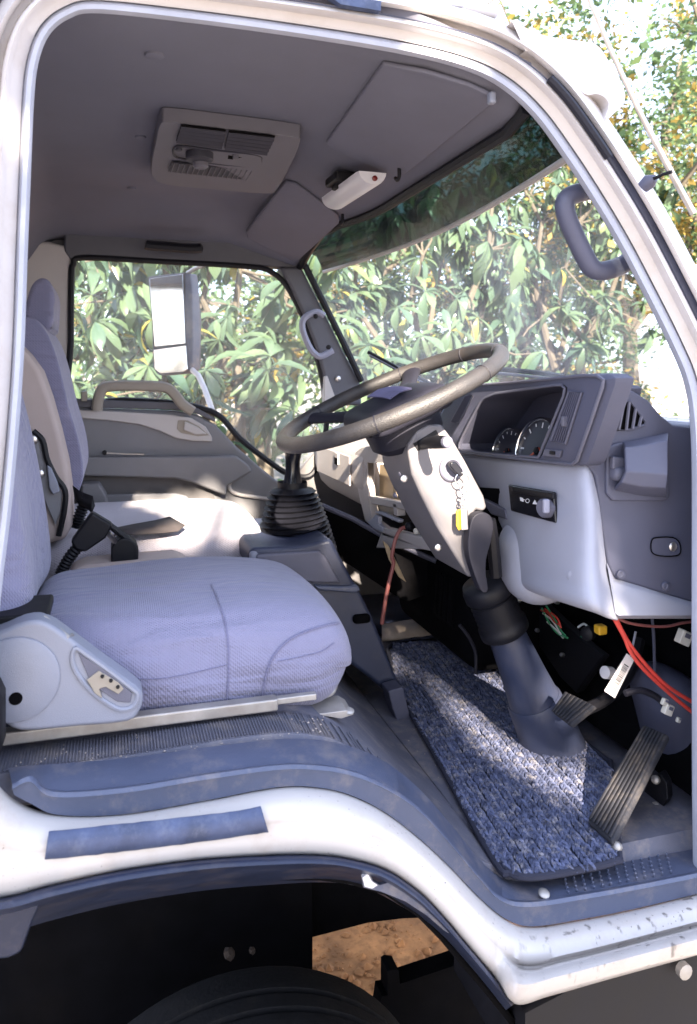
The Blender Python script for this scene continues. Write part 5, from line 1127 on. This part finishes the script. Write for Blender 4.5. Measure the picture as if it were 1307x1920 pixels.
def big_leaf_tree(base, crown_c, crown_r, whorls, label, single=0, trunk_r=0.13, size=1.0, seed=1, group=None, shell=0.45):
    rnd = random.Random(seed); random.seed(seed)
    base = Vector(base); cc = Vector(crown_c)
    t = thing('broadleaf_tree', (base.x, base.y, base.z + H), label, 'tree', group)
    mb = MB(); fork = base.lerp(cc, 0.45)
    tp_ = limb(mb, base, fork, trunk_r, trunk_r * .7, 0.03)
    trunk = mb.build('trunk', 'bark', t)
    pos = []
    for i in range(whorls):
        while True:
            d = V(rnd.gauss(0, 1), rnd.gauss(0, 1), rnd.gauss(0, 1)).normalized(); k = shell + (1 - shell) * rnd.random() ** 0.6
            k *= 0.82 + 0.28 * math.sin(3 * d.x + 5 * d.z + seed) * math.cos(4 * d.y + seed)
            p = cc + V(d.x * crown_r[0], d.y * crown_r[1], d.z * crown_r[2]) * k
            if p.z > -H + 0.35: break
        pos.append((p, (d + V(0, 0, .35) + V(rnd.uniform(-.5, .5), rnd.uniform(-.5, .5), rnd.uniform(-.3, .3))).normalized()))
    br = MB()
    mains = []
    for i in range(7):
        a = 2 * math.pi * i / 7 + rnd.uniform(-.3, .3); e = cc + V(math.cos(a) * crown_r[0] * .5, math.sin(a) * crown_r[1] * .5, rnd.uniform(-.3, .6) * crown_r[2])
        mains += limb(br, fork, e, trunk_r * .34, trunk_r * .10, 0.10)[2:]
    for p, d in pos:
        m = min(mains, key=lambda q: (q - p).length)
        if rnd.random() < 0.6: limb(br, m, p, 0.010, 0.004, 0.08, 3)
    br.build('branch', 'bark', t)
    pos.sort(key=lambda pd: pd[0].length + (0.6 * abs(pd[0].z)))
    cnt = 0; bulk = MB()
    for p, d in pos:
        for c_, M, s in whorl_frames(p, d, rnd.randint(9, 13), size, rnd):
            k = rnd.randrange(6)
            if cnt < single:
                o = bpy.data.objects.new('leaf', leaf_meshes[k][0]); col.objects.link(o); o.parent = t
                o.matrix_parent_inverse = Matrix.Translation(-Vector(t.location))
                o.matrix_basis = Matrix.Translation(c_ + V(0, 0, H)) @ (M.to_4x4()) @ Matrix.Scale(s, 4)
                cnt += 1
            else:
                _, v, f = leaf_meshes[k]; bulk.add([c_ + M @ (q * s) for q in v], f)
    me_ = bulk.build('foliage', 'leaf_big', t); me_['kind'] = 'stuff'
    return t
def small_leaf_tree(base, crown_c, crown_r, n_clump, per, label, lf='leaf_small', seed=3, trunk_r=0.16, ls=0.05, yellow=0.0, clump_r=0.28, group=None, fine=True, cat='tree', name='slender_tree'):
    rnd = random.Random(seed); random.seed(seed)
    base = Vector(base); cc = Vector(crown_c); t = thing(name, (base.x, base.y, base.z + H), label, cat, group)
    mb = MB(); fork = V(base.x, base.y, 0) * .55 + V(cc.x, cc.y, 0) * .45; fork.z = base.z + (cc.z - base.z) * .5
    limb(mb, base, fork, trunk_r, trunk_r * .7, 0.02); mb.build('trunk', 'bark', t)
    br = MB(); tips = []
    for i in range(11):
        a = 2 * math.pi * i / 11 + rnd.uniform(-.3, .3); e = cc + V(math.cos(a) * crown_r[0] * .85, math.sin(a) * crown_r[1] * .85, rnd.uniform(-.8, .8) * crown_r[2])
        mains = limb(br, fork, e, trunk_r * .42, trunk_r * .1, 0.07, 6)
        for q in mains[2:]:
            for _ in range(2): tips += limb(br, q, q + V(rnd.uniform(-1, 1) * crown_r[0] * .35, rnd.uniform(-1, 1) * crown_r[1] * .35, rnd.uniform(-.6, .8) * crown_r[2] * .3), trunk_r * .1, trunk_r * .03, 0.1, 3)[1:]
    br.build('branch', 'bark', t)
    g = MB(); ye = MB()
    for i in range(n_clump):
        if rnd.random() < .75: c0 = rnd.choice(tips) + V(rnd.gauss(0, .1), rnd.gauss(0, .1), rnd.gauss(0, .1))
        else:
            d = V(rnd.gauss(0, 1), rnd.gauss(0, 1), rnd.gauss(0, 1)).normalized() * (rnd.random() ** .4); c0 = cc + V(d.x * crown_r[0], d.y * crown_r[1], d.z * crown_r[2])
        tgt = ye if rnd.random() < yellow else g
        cr = clump_r * rnd.uniform(.5, 1.2)
        for j in range(per):
            p = c0 + V(rnd.gauss(0, .5), rnd.gauss(0, .5), rnd.gauss(0, .38)) * cr
            d = V(rnd.uniform(-1, 1), rnd.uniform(-1, 1), rnd.uniform(-.8, .5)).normalized(); s = d.cross(V(rnd.uniform(-1, 1), rnd.uniform(-1, 1), 1)).normalized(); l = ls * rnd.uniform(.6, 1.4)
            tgt.add([p, p + d * l * .5 + s * l * .28, p + d * l, p + d * l * .5 - s * l * .28], [(0, 1, 2, 3)])
    o = g.build('foliage', lf, t, smooth=False); o['kind'] = 'stuff'
    if ye.v: o = ye.build('blossom', 'leaf_yellow', t, smooth=False); o['kind'] = 'stuff'
    return t
big_leaf_tree((0.75, 5.0, -H), (0.6, 4.9, 0.45), (1.15, 0.9, 1.35), 130, 'broadleaf tree with whorls of long glossy leaves framed by the passenger window', single=300, seed=11)
big_leaf_tree((-0.9, 6.4, -H), (-0.5, 6.2, 0.5), (1.3, 1.0, 1.6), 110, 'broadleaf tree of long leaves behind the passenger seat end of the side window', seed=12)
big_leaf_tree((2.5, 5.9, -H), (2.3, 5.6, 0.55), (1.15, 1.0, 1.35), 150, 'broadleaf tree seen through the windscreen just past the far pillar', single=250, seed=13)
big_leaf_tree((4.2, 6.6, -H), (4.1, 6.3, 1.1), (1.3, 1.1, 1.3), 130, 'leafy broadleaf tree seen through the windscreen above the steering wheel', seed=14, size=.85)
small_leaf_tree((1.6, 8.6, -H), (1.5, 8.4, 1.4), (2.6, 1.3, 2.6), 300, 46, 'fine leaved tree with yellow blossom standing behind the side window tree', yellow=.16, seed=21, ls=.075)
small_leaf_tree((5.0, 9.0, -H), (4.8, 8.8, 1.7), (2.3, 1.6, 2.6), 300, 46, 'fine leaved tree with yellow blossom behind the trees in the windscreen', yellow=.18, seed=22, ls=.075)
small_leaf_tree((6.1, 6.8, -H), (5.6, 6.6, 2.9), (2.3, 1.7, 1.9), 300, 46, 'tall sparse tree with yellow blossom and bare limbs rising above the windscreen pillar', yellow=.24, seed=23, ls=.085, clump_r=.30, trunk_r=.11)
small_leaf_tree((8.0, 10.5, -H), (7.6, 10.2, 3.1), (2.8, 2.0, 2.4), 360, 44, 'tall thin tree with pale limbs at the edge of the sunny clearing', yellow=.28, seed=24, ls=.085, clump_r=.4)
# unseen tree added behind the viewer, crown gaps cut to place sun patches
def added_shade_tree():
    rnd = random.Random(77); s = SUN_TRAVEL; r = s.cross(V(0, 0, 1)).normalized(); u = r.cross(s)
    org = V(0, 0, 0) - s * 4.6
    t = thing('added_shade_tree', (-0.55, -4.15, 0.0), 'added unseen tree on the driver side, crown shaped to shade the cab', 'tree')
    mb = MB(); limb(mb, (-0.55, -4.15, -H), (-0.5, -4.15, 1.1), 0.16, 0.11, 0.02); mb.build('trunk', 'bark', t)
    br = MB()
    for i in range(9): limb(br, (-0.5, -4.15, 1.0), org + r * rnd.uniform(-1.4, 1.4) + u * (rnd.choice([rnd.uniform(-1.1, 0.0), rnd.uniform(1.1, 1.7)])), 0.05, 0.015, .04)
    br.build('branch', 'bark', t)
    g = MB()
    def uvp(p): return (p.dot(r), p.dot(u))
    lit = [V(x, y, -0.35) for x in (-.05, .03, .11, .19, .27, .35) for y in (1.82, 1.9, 1.98, 2.06, 2.14, 2.22, 2.3)]
    lit += [P(x, y, 1.295) for x, y in ((815, 815), (835, 840), (810, 870), (850, 880), (870, 900), (850, 930), (880, 940), (862, 960))]
    lit += [V(.645, y, z) for y in (2.0, 2.12, 2.24, 2.36, 2.46) for z in (-.2, -.27)] + [V(.665, y, z) for y in (1.85, 1.93) for z in (-.2, -.28, -.36)]
    lit += [WC + 0.22 * (math.cos(q) * wu + math.sin(q) * wv) for q in [R(d) for d in range(-150, 60, 15)]]
    lit += [V(x + .115 * (y - 1.4) * .6, y, -.75) for y in (1.32, 1.4, 1.5, 1.6, 1.7, 1.8, 1.9, 2.0) for x in (.73, .775)]
    dark = [V(x, y, -.37) for x in (-.05, .05, .15, .25, .33, .38) for y in (1.16, 1.25, 1.35, 1.45, 1.58)] + [V(x, 1.15, -.48) for x in (0, .1, .2, .3)]
    dark += [V(x, 0.97, z) for x in (-.1, .05, .2, .35, .5) for z in (-.55, -.65)] + [V(.74, 1.2, z) for z in (-.2, -.3)]
    dark += [V(-.1, y, z) for y in (1.16, 1.3, 1.5) for z in (-.3, -.15, 0)]
    dark += [V(x, y, -.36) for x in (.0, .1, .2, .3) for y in (1.2, 1.3, 1.4, 1.5)] + [V(x, y, .05) for x in (-.05, -.1) for y in (1.1, 1.12)]
    dark += [V(.62, 1.2, -.75), V(.66, 1.1, -.75), V(.7, 1.15, -.75), V(.62, 1.4, -.75), V(.645, 1.55, -.75), V(.70, 1.25, -.75), V(.655, 1.65, -.75), V(.68, 1.4, -.75)]
    dark += [P(1000, 1300, 1.33), P(960, 1230, 1.33), P(1030, 1380, 1.33), V(.74, 1.25, -.35), V(.745, 1.3, -.38), V(.74, 1.2, -.4), V(.9, 1.118, -.2), V(.9, 1.118, -.3), V(.85, 1.118, -.1), V(.75, 1.3, -.1), V(.5, 1.66, -.55), V(.55, 1.66, -.6), V(.3, 2.5, -.2), V(.1, 2.5, -.2), V(.5, 2.5, -.3), V(.2, 2.5, -.3)]
    lit = [uvp(p) for p in lit]; dark = [uvp(p) for p in dark]
    strip = [uvp(V(x + .115 * (y - 1.4) * .6, y, -.75)) for y in (1.32, 1.4, 1.5, 1.6, 1.7, 1.8, 1.9, 2.0) for x in (.735, .775)]
    seatd_ = [uvp(V(x, y, -.36)) for x in (.0, .1, .2, .3, .38) for y in (1.16, 1.3, 1.45, 1.6)]
    matd = [uvp(V(x, y, -.75)) for x, y in ((.62, 1.2), (.66, 1.1), (.62, 1.4), (.645, 1.55), (.655, 1.65), (.66, 1.4), (.69, 1.2))]
    near = lambda a, b, L: min((a - x) ** 2 + (b - y) ** 2 for x, y in L)
    seatd_ += [uvp(V(-.08 + .06 * i, 1.15 + .06 * j, -.36)) for i in range(9) for j in range(8)] + [uvp(V(-.05 + .08 * i, 1.15, z)) for i in range(6) for z in (-.42, -.48)]
    pan = [uvp(p) for p in [V(.74, y, z) for y in (1.14, 1.2, 1.27, 1.34) for z in (-.2, -.26, -.32, -.38)] + [V(.86, 1.118, z) for z in (-.1, -.2, -.3)] + [V(.92, 1.118, z) for z in (-.1, -.2, -.3)] + [P(905, 1030, 1.262), P(905, 1080, 1.262), P(980, 1260, 1.33), P(1010, 1330, 1.33), P(950, 1200, 1.33), P(1050, 1400, 1.33), P(930, 1150, 1.33)]]
    def open_(a, b):
        if near(a, b, pan) < .035 ** 2 or near(a, b, seatd_) < .055 ** 2: return False
        ds_ = near(a, b, strip)
        if ds_ < 0.135 ** 2 and ds_ < near(a, b, matd) and near(a, b, seatd_) > .05 ** 2: return True
        dl = min((a - x) ** 2 + (b - y) ** 2 for x, y in lit); dd = min((a - x) ** 2 + (b - y) ** 2 for x, y in dark)
        return dl < 0.075 ** 2 and dl < dd and dd > 0.07 ** 2
    n = 0
    while n < 24000:
        a = rnd.uniform(-1.7, 1.7); b = rnd.uniform(-1.25, 1.9)
        if ((a - 0.0) / 1.7) ** 2 + ((b - .35) / 1.6) ** 2 > 1: continue
        if open_(a, b): continue
        p = org + r * a + u * b + s * rnd.gauss(0, .35)
        d = V(rnd.uniform(-1, 1), rnd.uniform(-1, 1), rnd.uniform(-1, 1)).normalized(); q = d.cross(V(rnd.uniform(-1, 1), rnd.uniform(-1, 1), 1)).normalized(); l = .145 * rnd.uniform(.6, 1.2)
        g.add([p - d * l * .5, p + q * l * .3, p + d * l * .5, p - q * l * .3], [(0, 1, 2, 3)]); n += 1
    o = g.build('foliage', 'leaf_small', t, smooth=False); o['kind'] = 'stuff'
added_shade_tree()
small_leaf_tree((1.0, -8.8, -H), (1.0, -8.8, 1.0), (1.7, 1.2, 1.9), 170, 36, 'bare branching tree standing well behind the driver side of the truck', seed=31, ls=.06, trunk_r=.10)
# hedge row and far wood behind
def wood():
    rnd = random.Random(5); g = MB()
    for i in range(15000):
        a = rnd.uniform(-.45, .80); d = rnd.uniform(12, 20); x = math.tan(a) * d; top = 2.8 + 1.3 * math.sin(a * 9) + .8 * math.sin(a * 23)
        if a > .60: top = top * max(0.0, 1 - (a - .60) * 14) - 1.2 * sm((a - .6) / .05)
        z = -H + rnd.random() * (top + H)
        p = V(x, d, z); dd = V(rnd.uniform(-1, 1), rnd.uniform(-1, 1), rnd.uniform(-.8, .5)).normalized(); s = dd.cross(V(rnd.uniform(-1, 1), rnd.uniform(-1, 1), 1)).normalized(); l = .24 * rnd.uniform(.5, 1.3)
        g.add([p, p + dd * l * .5 + s * l * .3, p + dd * l, p + dd * l * .5 - s * l * .3], [(0, 1, 2, 3)])
    tag(g.build('far_wood', 'leaf_small', None, smooth=False), 'far off wood closing the view behind the trees', None, None, 'stuff')
wood()

# grit and dry leaf crumbs left on the cab floor and the step
gr_ = MB(); random.seed(99)
for i in range(260):
    if i < 130: px, py = random.uniform(40, 640), 0; x = random.uniform(-.12, .32); y = random.uniform(1.065, 1.13); z = -.506 if x < .17 else -.506 - .1 * max(0, x - .24)
    elif i < 190: x = random.uniform(.60, .86); y = random.uniform(1.03, 1.06); z = -.790
    else: x = random.uniform(.58, .66); y = random.uniform(1.08, 1.6); z = -.757
    s_ = random.uniform(.0006, .0018); c0 = V(x, y, z)
    q = [c0 + V(math.cos(a) * s_ * random.uniform(.6, 1.5), math.sin(a) * s_, 0) for a in (0, 1.57, 3.14, 4.7)]
    gr_.add(q + [c0 + V(0, 0, s_)], [(0, 1, 4), (1, 2, 4), (2, 3, 4), (3, 0, 4)])
tag(gr_.build('grit', 'dust_mat', None, smooth=False), 'dry grit scattered on the cab floor and door step', None, None, 'stuff')
